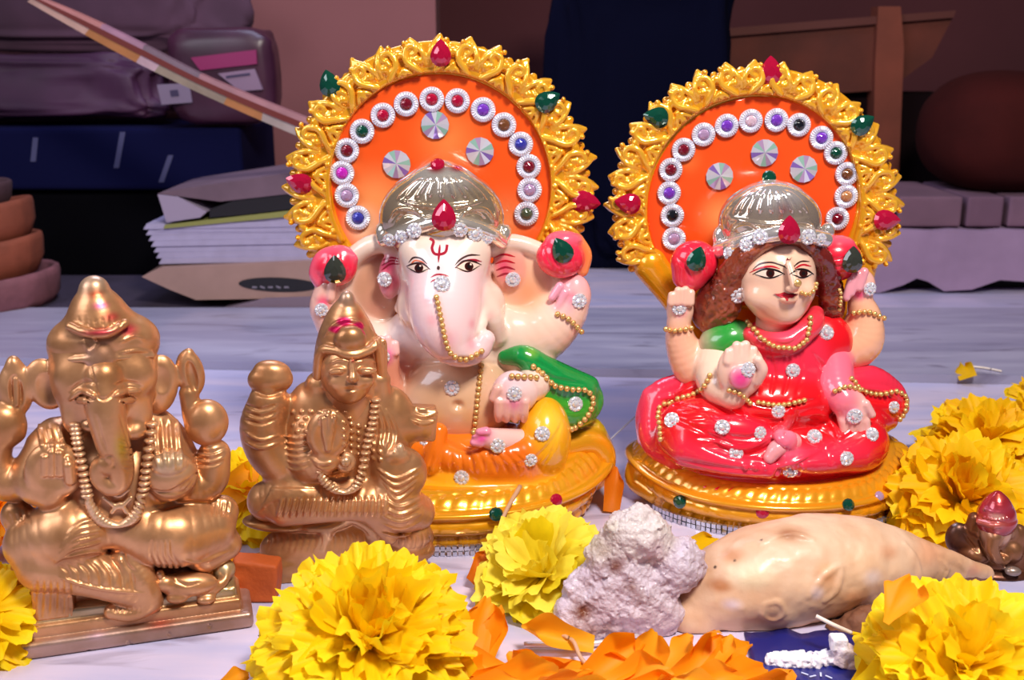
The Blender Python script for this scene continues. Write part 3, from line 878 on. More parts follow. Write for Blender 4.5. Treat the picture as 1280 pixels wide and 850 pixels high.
    # painted face
    for s, cx, cy, w, h in ((-1, 523, 335, 13, 5.6), (1, 585, 333, 14.5, 6.4)):
        S.fill('eye', oval(cx, cy, w, h, 16, -6 * s), M['ink_white'])
        S.fill('iris', oval(cx + 1, cy, 5.6, 5.4, 14), M['ink_iris'], lift=.55)
        S.fill('pupil', oval(cx + 1, cy, 2.8, 2.8, 12), M['ink_black'], lift=.75)
        S.fill('catchlight', oval(cx + 3, cy - 2.5, 1.3, 1.3, 8), M['ink_white'], lift=.95, rings=2)
        S.line('eyelid', [(cx - w - 2, cy + 2 * s), (cx - w * .4, cy - h), (cx + w * .4, cy - h), (cx + w + 2, cy - 2 * s)], 2.4, M['ink_dark'], lift=.5)
        S.line('eyelid', [(cx - w - 1, cy + 1 * s), (cx, cy + h), (cx + w, cy - 1 * s)], 1.6, M['ink_dark'], lift=.5)
    S.line('eyelid_crease', [(511, 328), (517, 322), (526, 323), (534, 330)], 2.2, M['ink_dark']); S.line('eyelid_crease', [(512, 333), (518, 326), (527, 327), (533, 332)], 1.8, M['ink_orange'])
    S.line('eyebrow', [(567, 333), (576, 324), (587, 319), (600, 319)], 2.4, M['ink_dark']); S.line('eyelid_crease', [(569, 335), (580, 327), (592, 325), (602, 327)], 3.0, M['ink_red'])
    S.line('tilak', [(537, 298), (542, 302), (540, 310), (543, 317), (550, 318), (557, 315), (559, 306)], 3.4, M['ink_red'], taper=False)
    S.line('tilak', [(550, 306), (549, 316), (548, 328)], 2.8, M['ink_red']); S.fill('tilak_dot', oval(548, 335, 2, 2.6), M['ink_dark'])
    S.line('brow_stripe', [(538, 347), (548, 343), (565, 346)], 2.2, M['ink_red']); S.line('brow_stripe', [(538, 353), (545, 350), (566, 353)], 2.0, M['ink_red'])
    for k in range(4): S.line('ear_stripe', [(618 + k, 322 + 8 * k), (630 + k, 318 + 8 * k), (644, 321 + 8 * k)], 2.6, M['ink_lip'] if k < 2 else M['ink_red'])
    for k in range(3): S.line('ear_stripe', [(477, 332 - 6 * k + 6), (488, 326 - 4 * k + 4), (500, 330 - 3 * k)], 2.4, M['ink_red'])
    return root, fr, S

STUD_CACHE = {}
def put_studs(S, studs, r):
    for x, y, c in studs:
        o = S.place('mirror_stud', MESH['stud'], x, y, r, lift=1.0, blend=.85)
        st = bpy.data.objects.new('stone', MESH['gem']); COL.objects.link(st); st.parent = o
        st.matrix_local = Matrix.Translation((0, 0, .14)) @ Matrix.Diagonal((.47, .47, .45, 1))
        st.material_slots[0].link = 'OBJECT'; st.material_slots[0].material = M['gem_' + c]
        st['label'] = {'red': 'bright red', 'darkred': 'dark red', 'lilac': 'pale lilac'}.get(c, c) + ' centre stone'

def hair_noise(g, ax): return gnoise(((.3, .5), (.9, .22)), 31)(g, ax)

def lakshmi():
    fr = Frame((at_y(960, 640, 520)[0], 520, 0))
    root = thing('lakshmi_statue', 'painted goddess statue in red sari with gold halo', 'statue', (fr.O[0], 520, 0))
    H = halo(fr, root, 943, 256, 187, 131, -42, 32, 9, -0.40, GOLD, GOLD2)
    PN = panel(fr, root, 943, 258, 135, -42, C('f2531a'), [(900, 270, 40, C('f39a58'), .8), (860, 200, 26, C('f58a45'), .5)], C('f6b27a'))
    T = Part(fr, 'halo_stem', 0.8, GOLD)
    T.c([(812, 330, -40, 22), (846, 376, -40, 18), (880, 430, -40, 18), (960, 470, -40, 20), (1040, 430, -40, 18), (1066, 390, -40, 16), (1080, 330, -40, 16)], GOLD, k=5); T.build(root, M['gold'])
    skin, red, pinkr = C('eec4aa'), C('e8141f'), C('f2304e')
    B = Part(fr, 'body', 0.6, skin, tau=1.0)
    # head turned to the viewer's right
    B.e(970, 344, 48, 49, 48, 42, skin, k=6); B.e(974, 370, 58, 40, 36, 32, skin, k=8); B.e(982, 392, 70, 18, 13, 15, skin, k=8)
    B.c([(986, 330, 90, 5), (991, 346, 97, 6), (994, 357, 102, 6)], skin, k=5); B.e(990, 361, 96, 8, 5, 8, skin, k=4)
    B.e(950, 370, 66, 20, 18, 20, skin, k=8); B.e(1006, 364, 70, 12, 15, 18, skin, k=8)
    B.e(986, 374, 90, 11, 5, 7, C('f2bda0'), k=4)
    B.c([(972, 385, 45, 26), (972, 420, 40, 28)], C('f4b090'), k=6)
    # upper arms with hands and lotuses
    B.c([(895, 470, 18, 24), (868, 460, 20, 26), (852, 430, 22, 20), (848, 405, 24, 15)], C('f4b79a'), k=8)
    B.e(850, 388, 26, 17, 22, 13, C('f5c4ae'), k=5)
    for x, t in ((839, 369), (847, 363), (856, 362), (863, 366)): B.c([(x, 378, 38, 5.5), (x + 1, t, 38, 5)], C('f5c4ae'), k=2)
    B.c([(1040, 440, 14, 28), (1072, 428, 16, 30), (1080, 400, 18, 22), (1076, 380, 20, 16)], C('f6b894'), k=8)
    B.e(1076, 358, 22, 18, 22, 14, C('f5b4a4'), k=5)
    for q in ((1064, 352, 1058, 372), (1070, 344, 1064, 366), (1080, 340, 1074, 360)): B.c([(q[0], q[1], 34, 6), (q[2], q[3], 36, 5)], C('f0a2b0'), k=2)
    # lower hand raised in blessing
    B.c([(900, 440, 30, 28), (896, 475, 60, 26), (915, 490, 82, 22)], C('f2d2bc'), k=8)
    B.e(926, 463, 94, 30, 36, 14, C('f0c8b4'), k=5); B.e(926, 472, 108, 14, 15, 6, C('f49ab0'), k=5)
    for x, t, r in ((910, 440, 6.5), (920, 432, 7), (931, 431, 7), (941, 437, 6)): B.c([(x, 452, 100, r), (x + 1, t, 98, r - 1)], C('f6cdbc'), k=2.2)
    B.c([(946, 475, 100, 8), (953, 462, 106, 7), (948, 450, 108, 6)], C('f6cdbc'), k=3)
    # lower hand giving, pointing down
    B.c([(1040, 455, 40, 26), (1045, 485, 66, 24), (1055, 500, 80, 20)], C('f4708a'), k=8)
    B.e(1066, 516, 86, 20, 28, 12, C('f6c4b8'), k=5)
    for x, t in ((1054, 546), (1064, 552), (1074, 550), (1082, 544)): B.c([(x, 526, 90, 6), (x + 2, t, 90, 5)], C('f3b4b0'), k=2)
    B.c([(1082, 505, 92, 6), (1090, 518, 92, 5)], C('f3b4b0'), k=2)
    # foot
    B.c([(990, 552, 108, 12), (972, 560, 120, 11), (962, 572, 124, 8)], C('f6a0a8'), k=4)
    for x in (950, 962, 974, 986, 1000): B.c([(x, 582, 118, 6), (x - 3, 592, 120, 4.5)], C('f44a6a'), k=2)
    for (x, y, r, c3, am) in ((850, 388, 14, C('e83a90'), .7), (926, 475, 18, C('ee2a90'), .85), (1066, 520, 18, C('ee3a90'), .6), (1074, 368, 12, C('f0207a'), .8), (960, 395, 30, C('f29a70'), .5), (940, 360, 16, C('f4b8a0'), .4), (985, 410, 22, C('e82a2a'), .8)):
        B.paint(x, y, r, c3, .8, amt=am)
    B.build(root, M['plaster'])
    # hair
    A = Part(fr, 'hair', 0.6, C('7a2f1c'))
    hc, h2 = C('8a3a22'), C('6a1f18')
    A.c([(1012, 308, 60, 9), (985, 296, 66, 9), (950, 303, 68, 13), (925, 325, 58, 16), (912, 355, 40, 20), (902, 385, 30, 22), (888, 405, 26, 14)], hc, k=5, n=40)
    A.c([(1008, 300, 55, 10), (1028, 325, 48, 13), (1034, 355, 36, 14), (1040, 385, 30, 14)], h2, k=5)
    A.e(972, 330, 16, 66, 56, 40, h2, k=6); A.e(890, 375, 18, 22, 40, 16, h2, k=6, rot=-20); A.e(1040, 380, 18, 16, 34, 14, h2, k=6)
    for i in range(6):
        A.gr([(985 - 3 * i, 294 + 2 * i), (945 - 4 * i, 300 + 3 * i), (918 - 4 * i, 330 + 3 * i), (905 - 4 * i, 365 + 2 * i), (890 - 5 * i, 395 + i)], 1.2, 1.6)
    for i in range(4): A.gr([(1014 + 4 * i, 308 + 3 * i), (1032 + 3 * i, 340), (1036 + 3 * i, 380)], 1.2, 1.6)
    for x, y in ((885, 372), (895, 390), (880, 392), (905, 400), (1034, 392), (1045, 372)): A.st([(x - 6, y), (x, y - 6), (x + 6, y), (x, y + 5)], 2.0, k=1.5)
    for i in range(26):
        rr = random.Random(i); x0 = 884 + rr.uniform(0, 34) if i < 18 else 1030 + rr.uniform(0, 18); y0 = 345 + rr.uniform(0, 50)
        A.st([(x0 - 7, y0), (x0, y0 - 6 + rr.uniform(-3, 3)), (x0 + 5, y0 + 2), (x0 - 1, y0 + 7), (x0 - 6, y0 + 12)], 1.9, k=1.3, col=C(('8a4028', '5a1a16', 'a8583a')[i % 3]))
    A.paint(945, 310, 30, C('b8603c'), .8, ry=18, amt=.7); A.paint(905, 360, 26, C('9a4a30'), .9, amt=.5)
    A.build(root, M['plaster'], extra=hair_noise)
    # sari
    D = Part(fr, 'sari', 0.62, red, tau=1.6); D.boost = 1.5
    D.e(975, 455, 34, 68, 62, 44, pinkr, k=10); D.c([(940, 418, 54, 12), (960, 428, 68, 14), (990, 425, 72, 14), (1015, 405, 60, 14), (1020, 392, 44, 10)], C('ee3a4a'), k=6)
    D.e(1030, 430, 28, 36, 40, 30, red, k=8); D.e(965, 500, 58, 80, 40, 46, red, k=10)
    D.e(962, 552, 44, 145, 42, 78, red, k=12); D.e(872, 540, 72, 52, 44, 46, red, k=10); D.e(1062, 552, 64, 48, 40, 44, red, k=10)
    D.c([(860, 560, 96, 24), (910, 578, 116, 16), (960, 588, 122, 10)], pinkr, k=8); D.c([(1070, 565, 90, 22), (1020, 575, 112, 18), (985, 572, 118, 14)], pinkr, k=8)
    D.e(925, 545, 104, 46, 26, 18, C('f0203c'), k=8, rot=-12)
    D.c([(900, 430, 22, 22), (888, 470, 26, 26), (868, 510, 40, 26)], red, k=8)
    # flared ends of the drape
    D.c([(850, 480, 20, 14), (826, 494, 18, 18), (818, 520, 24, 20), (822, 550, 36, 22), (845, 570, 60, 18)], pinkr, k=6); D.c([(812, 494, 18, 10), (803, 520, 18, 9), (806, 550, 24, 9)], C('f0506a'), k=5)
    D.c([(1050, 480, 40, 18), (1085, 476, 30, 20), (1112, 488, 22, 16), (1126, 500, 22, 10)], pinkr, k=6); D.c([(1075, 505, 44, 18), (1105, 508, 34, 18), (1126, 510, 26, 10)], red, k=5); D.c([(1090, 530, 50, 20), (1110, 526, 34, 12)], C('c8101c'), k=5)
    D.e(964, 590, 52, 132, 12, 74, red, k=8); D.c([(832, 586, 36, 14), (890, 594, 84, 9), (960, 598, 100, 8), (1040, 590, 84, 9), (1088, 570, 46, 12)], red, k=8)
    D.st([(990, 500), (985, 522), (975, 545), (990, 560)], 9, k=4, off=-3); D.e(983, 553, 118, 13, 16, 10, C('f88aa0'), k=5, rot=-25)
    for q in ([(830, 505), (870, 510), (900, 530)], [(835, 520), (880, 540), (905, 560)], [(850, 575), (900, 585), (950, 590)], [(930, 500), (975, 508), (1020, 500)], [(880, 500), (930, 520), (985, 525)], [(885, 560), (925, 570), (960, 560), (985, 540)],
              [(1010, 530), (1040, 545), (1060, 570)], [(1000, 545), (1030, 560), (1040, 580)], [(1015, 440), (1035, 470), (1030, 500)], [(945, 430), (985, 440), (1015, 420)], [(950, 424), (985, 432), (1010, 412)],
              [(1070, 498), (1100, 500), (1125, 505)], [(820, 560), (850, 580), (890, 590)], [(905, 545), (935, 548), (960, 540)]): D.gr(q, 2.0, 3.5)
    for q in ([(890, 550), (930, 560), (965, 545)], [(1000, 520), (1030, 520), (1060, 560)], [(940, 575), (975, 582), (1010, 572)]): D.st(q, 3, k=4)
    for i in range(7): D.gr([(846 + 5 * i, 492 + 11 * i), (876 + 4 * i, 488 + 12 * i), (905 + 2 * i, 500 + 11 * i)], 1.2, 3)
    for i in range(5): D.gr([(1000 + 8 * i, 578 - 4 * i), (1040 + 6 * i, 566 - 6 * i), (1080 + 3 * i, 545 - 6 * i)], 1.1, 3)
    for i in range(4): D.gr([(940 + 20 * i, 432 + 4 * i), (950 + 18 * i, 465), (948 + 16 * i, 492)], 1.1, 3)
    D.st([(826, 498), (850, 492), (878, 478)], 4, k=4); D.st([(1078, 484), (1108, 489), (1128, 500)], 4, k=4)
    for x in range(930, 1010, 12): D.st([(x, 580), (x + 4, 588)], 3, k=2)
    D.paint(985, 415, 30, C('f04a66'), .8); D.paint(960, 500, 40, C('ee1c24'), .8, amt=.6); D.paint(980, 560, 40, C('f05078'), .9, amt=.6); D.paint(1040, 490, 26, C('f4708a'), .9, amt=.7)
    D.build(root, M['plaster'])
    G = Part(fr, 'blouse_sleeve', 0.65, C('2f9a3c'))
    G.e(910, 425, 34, 34, 26, 28, C('2c9a3a'), rot=20); G.c([(895, 430, 34, 20), (888, 452, 34, 16)], C('d9b8a8'), k=8); G.paint(930, 412, 18, C('7fbf80'), .9, amt=.6); G.build(root, M['plaster'])
    L1 = Part(fr, 'lotus_bud', 0.6, C('ef2440'))
    L1.e(868, 328, 24, 30, 28, 22, C('ef2440')); L1.e(862, 345, 24, 22, 20, 18, C('f03a54'), k=5)
    for a in ((846, 322, 866, 350), (858, 306, 884, 344), (878, 306, 892, 330)): L1.gr([(a[0], a[1]), ((a[0] + a[2]) / 2 + 4, (a[1] + a[3]) / 2), (a[2], a[3])], 1.6)
    L1.build(root, M['plaster'])
    L2 = Part(fr, 'lotus_bud', 0.6, C('ef2440'))
    L2.e(1046, 322, 26, 30, 24, 22, C('ef2440')); L2.c([(1026, 338, 26, 10), (1046, 342, 28, 10), (1064, 336, 26, 9)], C('e01a2c'), k=4); L2.e(1048, 304, 24, 20, 10, 14, C('f0607a'), k=4)
    for a in ((1022, 318, 1070, 318), (1024, 328, 1068, 330)): L2.gr([(a[0], a[1]), ((a[0] + a[2]) / 2, a[1] + 6), (a[2], a[3])], 1.6)
    L2.build(root, M['plaster'])
    K = Part(fr, 'crown', 0.55, C('d8d0c8'))
    sil, sil2 = C('f0eae6'), C('ccb8a4')
    K.e(962, 276, 24, 64, 48, 44, sil2, k=6); K.e(964, 256, 30, 44, 30, 34, sil, k=6); K.e(961, 232, 26, 12, 10, 10, sil, k=4)
    K.c([(902, 312, 30, 12), (920, 306, 54, 11), (945, 298, 70, 10), (975, 292, 76, 10), (1005, 294, 70, 10), (1030, 300, 48, 11)], sil, k=4, n=40)
    K.e(900, 296, 26, 9, 14, 9, sil, k=3); K.e(1034, 290, 26, 9, 12, 9, sil, k=3)
    for i in range(9):
        a = -64 + 16 * i; s_ = math.sin(math.radians(a)); K.st([(964 + 22 * s_, 238), (964 + 40 * s_, 252), (964 + 52 * s_, 268)], 3, k=1.5)
    K.st([(912, 272), (940, 278), (970, 280), (1012, 272)], 2.6, k=1.5)
    for sx in (-1, 1): K.st([(966 + sx * 16, 290), (966 + sx * 28, 278), (966 + sx * 46, 280), (966 + sx * 54, 292)], 2.4, k=1.5)
    K.paint(980, 262, 16, C('c03050'), .9, amt=.5)
    K.build(root, M['silver'])
    hb, ped = pedestal(fr, root, 959, 70.5, 56, 24, 0.34, C('f0a21c'), GOLDD)
    S = Surf(fr, [H, PN, T, B, A, D, G, L1, L2, K, hb], root)
    E = Part(fr, 'pedestal_scroll', 0.62, GOLD)
    E.c([(860, 600, 70, 9), (825, 585, 40, 14), (800, 580, 18, 14), (795, 600, 20, 13), (818, 618, 40, 12)], GOLD, k=5); E.gr([(800, 592), (815, 596), (822, 612)], 2)
    E.build(root, M['gold']); S.bv.append(E.bvh)
    E = Part(fr, 'pedestal_scroll', 0.62, GOLD)
    E.c([(1070, 590, 60, 9), (1100, 572, 30, 14), (1122, 566, 14, 14), (1118, 584, 20, 14), (1098, 602, 36, 12)], GOLD, k=5); E.gr([(1118, 578), (1104, 588), (1098, 604)], 2)
    E.build(root, M['gold']); S.bv.append(E.bvh)
    put_studs(S, [(842, 298, 'lilac'), (840, 269, 'black'), (836, 241, 'purple'), (838, 212, 'darkred'), (854, 187, 'darkred'), (879, 168, 'lilac'), (908, 157, 'purple'), (938, 151, 'pale'), (970, 150, 'purple'), (998, 156, 'black'),
                  (1026, 172, 'purple'), (1044, 191, 'green'), (1058, 217, 'brown'), (1057, 245, 'amber'), (1046, 273, 'darkred')], 14.8)
    for x, y in ((899, 220), (955, 191), (1004, 211)): S.place('mirror_stone', MESH['rivoli'], x, y, 17, rot=x % 80, lift=1)
    for x, y, r, c, a in ((963, 88, 18, 'red', 4), (820, 146, 17, 'green', 80), (1078, 155, 16, 'green', -55), (784, 254, 17, 'red', 80), (1108, 275, 17, 'red', -92), (871, 323, 16, 'green', -15), (1065, 324, 17, 'dark', 0), (986, 287, 18, 'red', 0)):
        S.place('gem', MESH['drop'], x, y, r, rot=a, lift=.5, mat=M['gem_' + c], blend=.6, label='%s drop-shaped gem' % c)
    for x, y, r, c in ((961, 222, 9, 'green'), (850, 627, 8.5, 'green'), (953, 640, 8.5, 'red'), (1060, 631, 8, 'green'), (1099, 620, 6, 'lilac')):
        S.place('gem', MESH['gem'], x, y, r, mat=M['gem_' + c], label='round %s gem' % c)
    for x, y, r in ((913, 317, 9.5), (933, 306, 9.5), (950, 296, 10.5), (1010, 296, 10.5), (1026, 299, 8), (923, 369, 11), (849, 385, 9.5), (1087, 361, 9), (935, 462, 10), (1033, 416, 9.5), (991, 463, 9.5), (1068, 520, 10.5), (1090, 543, 9), (1117, 509, 8),
                    (840, 525, 10), (903, 534, 10), (973, 514, 9), (950, 541, 8.5), (920, 566, 9.5), (1018, 546, 10), (1058, 573, 9.5), (988, 589, 9.5)):
        S.place('rhinestone', MESH['rhine'], x, y, r, rot=x * 7 % 30, lift=.3)
    S.beads([(933, 404), (945, 415), (958, 428), (975, 434), (993, 434), (1006, 425), (1012, 408), (1013, 398)], 2.9, 5.4)
    S.beads([(832, 411), (845, 413), (863, 410)], 2.8, 5.2); S.beads([(1068, 391), (1085, 390), (1103, 398)], 2.8, 5.2)
    S.beads([(888, 470), (882, 482), (868, 494), (850, 500), (832, 504), (823, 512), (826, 530), (828, 555)], 2.9, 5.6)
    S.beads([(912, 487), (925, 492), (938, 505)], 2.8, 5.4); S.beads([(948, 502), (975, 505), (1008, 499)], 2.8, 5.4)
    S.beads([(1044, 489), (1060, 484), (1076, 490)], 2.8, 5.2); S.beads([(1063, 474), (1075, 485), (1095, 491), (1120, 490), (1131, 497), (1130, 512), (1124, 524)], 2.8, 5.2)
    S.beads([(1002, 366), (1010, 368), (1017, 362), (1019, 354)], 2.4, 4.2, name='nose_ring')
    S.place('nose_stud', MESH['gem'], 997, 354, 5, mat=M['beads'])
    S.beads([(1048, 362), (1050, 372), (1048, 388)], 2.2, 4.2, name='ear_pendant')
    # painted face
    for cx, cy, w, h in ((962, 342, 18, 5.5), (1003, 342, 13, 5.2)):
        S.fill('eye', oval(cx, cy, w, h, 16), M['ink_white']); S.fill('iris', oval(cx + 1, cy - .5, 5.4, 5.2, 12), M['ink_iris'], lift=.55); S.fill('pupil', oval(cx + 1, cy - .5, 2.6, 2.6, 10), M['ink_black'], lift=.75)
        S.line('eyelid', [(cx - w - 3, cy + 1), (cx - w * .4, cy - h), (cx + w * .4, cy - h + 1), (cx + w + 1, cy + 1)], 2.6, M['ink_black'], lift=.5)
        S.line('eyelid', [(cx - w, cy + 1), (cx, cy + h), (cx + w, cy)], 1.7, M['ink_black'], lift=.5)
    S.line('eyebrow', [(941, 337), (950, 330), (964, 328), (978, 332), (984, 336)], 2.2, M['ink_dark']); S.line('eyebrow', [(992, 333), (1001, 327), (1012, 327)], 2.0, M['ink_dark'])
    S.line('eyelid_crease', [(937, 341), (950, 335), (964, 333), (975, 336)], 2.4, M['ink_lip']); S.line('eyelid_crease', [(993, 336), (1003, 331), (1014, 333)], 2.4, M['ink_lip'])
    S.fill('bindi', [(984, 322), (987, 326), (990, 321), (986, 328), (982, 326)], M['ink_red'])
    S.fill('lips', [(967, 367), (974, 367), (980, 365), (985, 367), (990, 366), (998, 367), (991, 372), (984, 376), (976, 372)], M['ink_lip'], lift=.9)
    S.line('lip_line', [(967, 367), (978, 369), (985, 369), (998, 367)], 1.2, M['ink_red'], lift=1.2)
    return root, fr, S
# ------------------------------------------------------------------ cast brass idols
BR, BR2, BRD = C('d69e70'), C('e0b084'), C('b48254')

def brass_ganesha():
    O = np.array([-147.0, 388.0, 0.0])
    fr = Frame(O, 17)
    root = thing('brass_ganesha', 'brass elephant headed idol on stepped plinth with red powder on crown', 'idol', O)
    Pd = Part(fr, 'plinth', 0.5, BR)
    Pd.lb(1, 0, 3.4, 42.5, 16, 3.4, C('b9988c'), rd=2.0); Pd.lb(1, -1, 9.2, 38.5, 13.5, 2.6, BR, rd=1.2); Pd.lb(1, -1.5, 13, 37, 12, 3, C('c9b48c'), rd=1.5)
    for i in range(16):
        x = 95 + i * 12.4; y = 801 - i * 3.05
        Pd.gr([(x, y - 16), (x + 6, y - 22), (x + 12, y - 18)], 1.0, 1.2)
    for i in range(5): Pd.gr([(60 + 50 * i, 824 - 11 * i), (64 + 50 * i, 829 - 11 * i)], 2.2, 2)
    Pd.paint(200, 780, 30, C('c04a3a'), .9, ry=10, amt=.6); Pd.paint(120, 795, 20, C('d0a8b8'), .9, ry=8, amt=.6)
    Pd.build(root, M['brass'], floor=0.1)
    B = Part(fr, 'figure', 0.46, BR, tau=1.0); B.boost = 1.45
    # backing mass, torso
    B.e(152, 700, -10, 128, 72, 26, k=10); B.e(150, 600, -6, 98, 110, 30, k=10); B.e(150, 618, 14, 62, 62, 32, k=10)
    B.b(160, 748, -8, 122, 36, 24, k=8, rd=10)
    # head
    B.e(130, 470, 14, 64, 70, 42, k=8); B.e(130, 430, 8, 67, 44, 38, k=8); B.e(98, 472, 32, 26, 24, 16, k=12); B.e(166, 470, 32, 28, 24, 16, k=12)
    # trunk curled to the viewer's left
    B.c([(130, 470, 46, 24), (132, 510, 54, 24), (140, 550, 56, 21), (149, 578, 54, 18), (150, 600, 52, 15), (138, 606, 52, 14), (126, 596, 52, 13), (126, 582, 54, 12), (137, 578, 56, 10)], k=5, n=50); B.e(136, 580, 60, 15, 15, 11, k=2); B.gr([(128, 574), (138, 570), (144, 580), (136, 588)], 1.5, 1.5)
    B.e(112, 532, 40, 8, 8, 8, k=2); B.e(168, 538, 34, 16, 12, 14, k=6); B.e(96, 520, 26, 18, 26, 16, k=8); B.e(172, 515, 26, 18, 30, 16, k=8)
    # ears
    B.e(58, 480, 6, 24, 34, 11, rot=12, k=4); B.e(62, 490, 16, 14, 24, 6, None, op='s', k=4, rot=14)
    B.e(200, 480, 6, 22, 38, 11, rot=-8, k=4); B.e(202, 474, 18, 11, 18, 6, None, op='s', k=4)
    # viewer's left arm raised with a bud
    B.c([(70, 545, 0, 24), (40, 590, 4, 26), (8, 600, 4, 26), (-8, 575, 4, 22), (-2, 545, 4, 20)], k=8)
    B.e(4, 532, 8, 28, 30, 20, k=5); B.e(20, 486, 2, 21, 36, 14, k=5, rot=-4); B.e(17, 456, 2, 9, 12, 9, k=5); B.e(20, 490, 14, 8, 22, 8, None, op='s', k=3); B.c([(20, 474, 10, 4), (21, 505, 11, 4)], k=2)
    # viewer's right arm raised with a bud
    B.c([(208, 560, 0, 26), (232, 604, 6, 26), (262, 600, 6, 22), (268, 568, 6, 20)], k=8)
    B.e(258, 528, 10, 27, 30, 20, k=5); B.c([(240, 518, 4, 12), (236, 492, 2, 12)], k=4); B.e(238, 466, 0, 17, 30, 12, k=4, rot=8); B.c([(232, 452, 0, 9), (236, 441, 0, 6)], k=3); B.e(240, 470, 10, 6, 20, 6, None, op='s', k=3, rot=8); B.c([(222, 474, 0, 8), (208, 470, 0, 8)], k=4)
    for i in range(3): B.gr([(240, 562 + 8 * i), (262, 566 + 8 * i), (280, 560 + 8 * i)], 1.6, 2)
    # palm raised in blessing, hand holding a sweet
    B.c([(60, 560, 10, 26), (45, 600, 20, 26), (62, 615, 30, 22)], k=8)
    B.e(68, 588, 42, 35, 38, 13, k=4); B.e(68, 590, 54, 24, 27, 6, None, op='s', k=5)
    for x, t in ((56, 572), (65, 566), (75, 567), (84, 574)): B.c([(x, 592, 48, 5), (x, t, 50, 5)], k=1.5)
    B.c([(88, 600, 50, 7), (86, 582, 54, 7)], k=2)
    B.c([(205, 560, 8, 24), (220, 595, 24, 24), (212, 605, 36, 22)], k=8)
    B.e(214, 594, 40, 33, 28, 22, k=4); B.e(212, 580, 50, 22, 16, 16, C('e4c4a0'), k=2)
    for i in range(4): B.gr([(188 + 6 * i, 612 + 2 * i), (208 + 8 * i, 616 - 1 * i), (236 + 4 * i, 602 - 5 * i)], 1.5, 2)
    # drape over the shoulders
    for x in (196, 206, 216, 226): B.st([(x - 4, 525), (x - 2, 555), (x + 2, 585)], 3.2, k=2)
    for x in (56, 68, 82): B.st([(x - 8, 530), (x - 4, 548), (x - 2, 562)], 3.0, k=2)
    # folded legs under the dhoti
    B.c([(130, 650, 22, 30), (85, 665, 24, 44), (40, 680, 12, 34)], k=10); B.c([(160, 660, 24, 30), (215, 668, 24, 42), (262, 660, 12, 32)], k=10)
    B.c([(55, 705, 26, 34), (110, 715, 36, 30), (160, 735, 38, 22), (190, 752, 36, 14)], k=8); B.c([(160, 700, 30, 22), (178, 725, 40, 18), (186, 750, 42, 15), (165, 765, 42, 12), (140, 764, 40, 10)], k=6)
    B.c([(255, 690, 14, 26), (282, 680, 8, 20)], k=8); B.e(278, 640, 4, 20, 22, 16, k=6)
    B.b(66, 742, 24, 24, 32, 12, k=4, rd=6); B.e(22, 645, 4, 20, 22, 16, k=6)
    for i in range(6): B.gr([(46 + i * 8, 722), (44 + i * 8.6, 745), (42 + i * 9, 772)], 1.5, 1.8)
    for i in range(5): B.st([(68 + 4 * i, 690 - 9 * i + 14), (90 + 3 * i, 672 - 8 * i + 14), (125 - i, 668 - 7 * i + 10)], 3.0, k=2.5)
    for i in range(7): B.gr([(72 + 13 * i, 706 - 2 * i), (86 + 13 * i, 716), (84 + 14 * i, 738)], 1.5, 2)
    B.st([(68, 700), (110, 690), (135, 690)], 2.5, k=2); B.st([(75, 722), (120, 735), (180, 742)], 2.5, k=2)
    for i in range(5): B.gr([(190 + 6 * i, 676), (188 + 7 * i, 695), (196 + 8 * i, 712)], 1.3, 2)
    B.gr([(152, 685), (158, 706), (170, 716)], 1.8, 2)
    for i in range(6): B.gr([(146 + 6 * i, 758), (144 + 6 * i, 768)], 1.2, 1.3)
    for i in range(4): B.gr([(268 + 6 * i, 626), (266 + 6 * i, 645)], 1.4, 1.6); B.gr([(10 + 8 * i, 640 - i), (14 + 8 * i, 655)], 1.4, 1.6)
    B.st([(230, 700), (250, 702), (285, 690)], 2.6, k=2); B.gr([(190, 640), (230, 630), (270, 628)], 2, 3)
    # brow, eyes
    for cx, sx in ((104, -1), (160, 1)):
        B.st([(cx - 18, 498 + 3 * sx * -1), (cx - 2, 489), (cx + 17, 493 + 4 * sx * -1)], 3.6, k=1.4, off=2); B.st([(cx - 11, 501 + sx * 1), (cx, 500), (cx + 11, 501 - sx * 1)], 5, k=1.2, off=0); B.gr([(cx - 13, 500), (cx, 496), (cx + 13, 500)], 1.0, 1.2); B.gr([(cx - 13, 501), (cx, 504), (cx + 13, 500)], 1.0, 1.2)
        B.gr([(cx - 18, 486 - sx * 4), (cx, 478), (cx + 18, 480 + sx * 2)], 1.6, 2)
    B.gr([(112, 450), (118, 480), (124, 498), (136, 497), (150, 482)], 1.4, 1.8)
    for q in ([(120, 520), (126, 545), (134, 566)], [(150, 520), (160, 550), (166, 578)]): B.gr(q, 1.4, 2)
    for k_ in range(5): B.gr([(148 + k_, 550 + 9 * k_), (158 + k_, 552 + 9 * k_), (168, 548 + 9 * k_)], 1.0, 1.4)
    B.paint(152, 560, 14, C('b8a02c'), .9, ry=34, amt=.7); B.paint(290, 740, 30, C('d8d0a8'), .9, amt=.3)
    B.build(root, M['brass'])
    K = Part(fr, 'crown', 0.5, BR)
    K.e(130, 426, 8, 67, 40, 42, k=6); K.c([(126, 412, 10, 44), (122, 392, 12, 34), (119, 376, 14, 23)], k=8); K.e(118, 364, 14, 19, 20, 18, C('cfae92'), k=3)
    K.c([(88, 408, 40, 6), (110, 416, 54, 6), (135, 416, 56, 6), (156, 404, 44, 6)], k=2); K.c([(70, 452, 26, 4), (100, 449, 46, 4.5), (140, 448, 48, 4.5), (190, 444, 28, 4)], C('deac82'), k=4)
    for x in (98, 108, 118, 128, 138, 148): K.gr([(x, 396), (x + 1, 404), (x + 2, 412)], 1.2, 1.5)
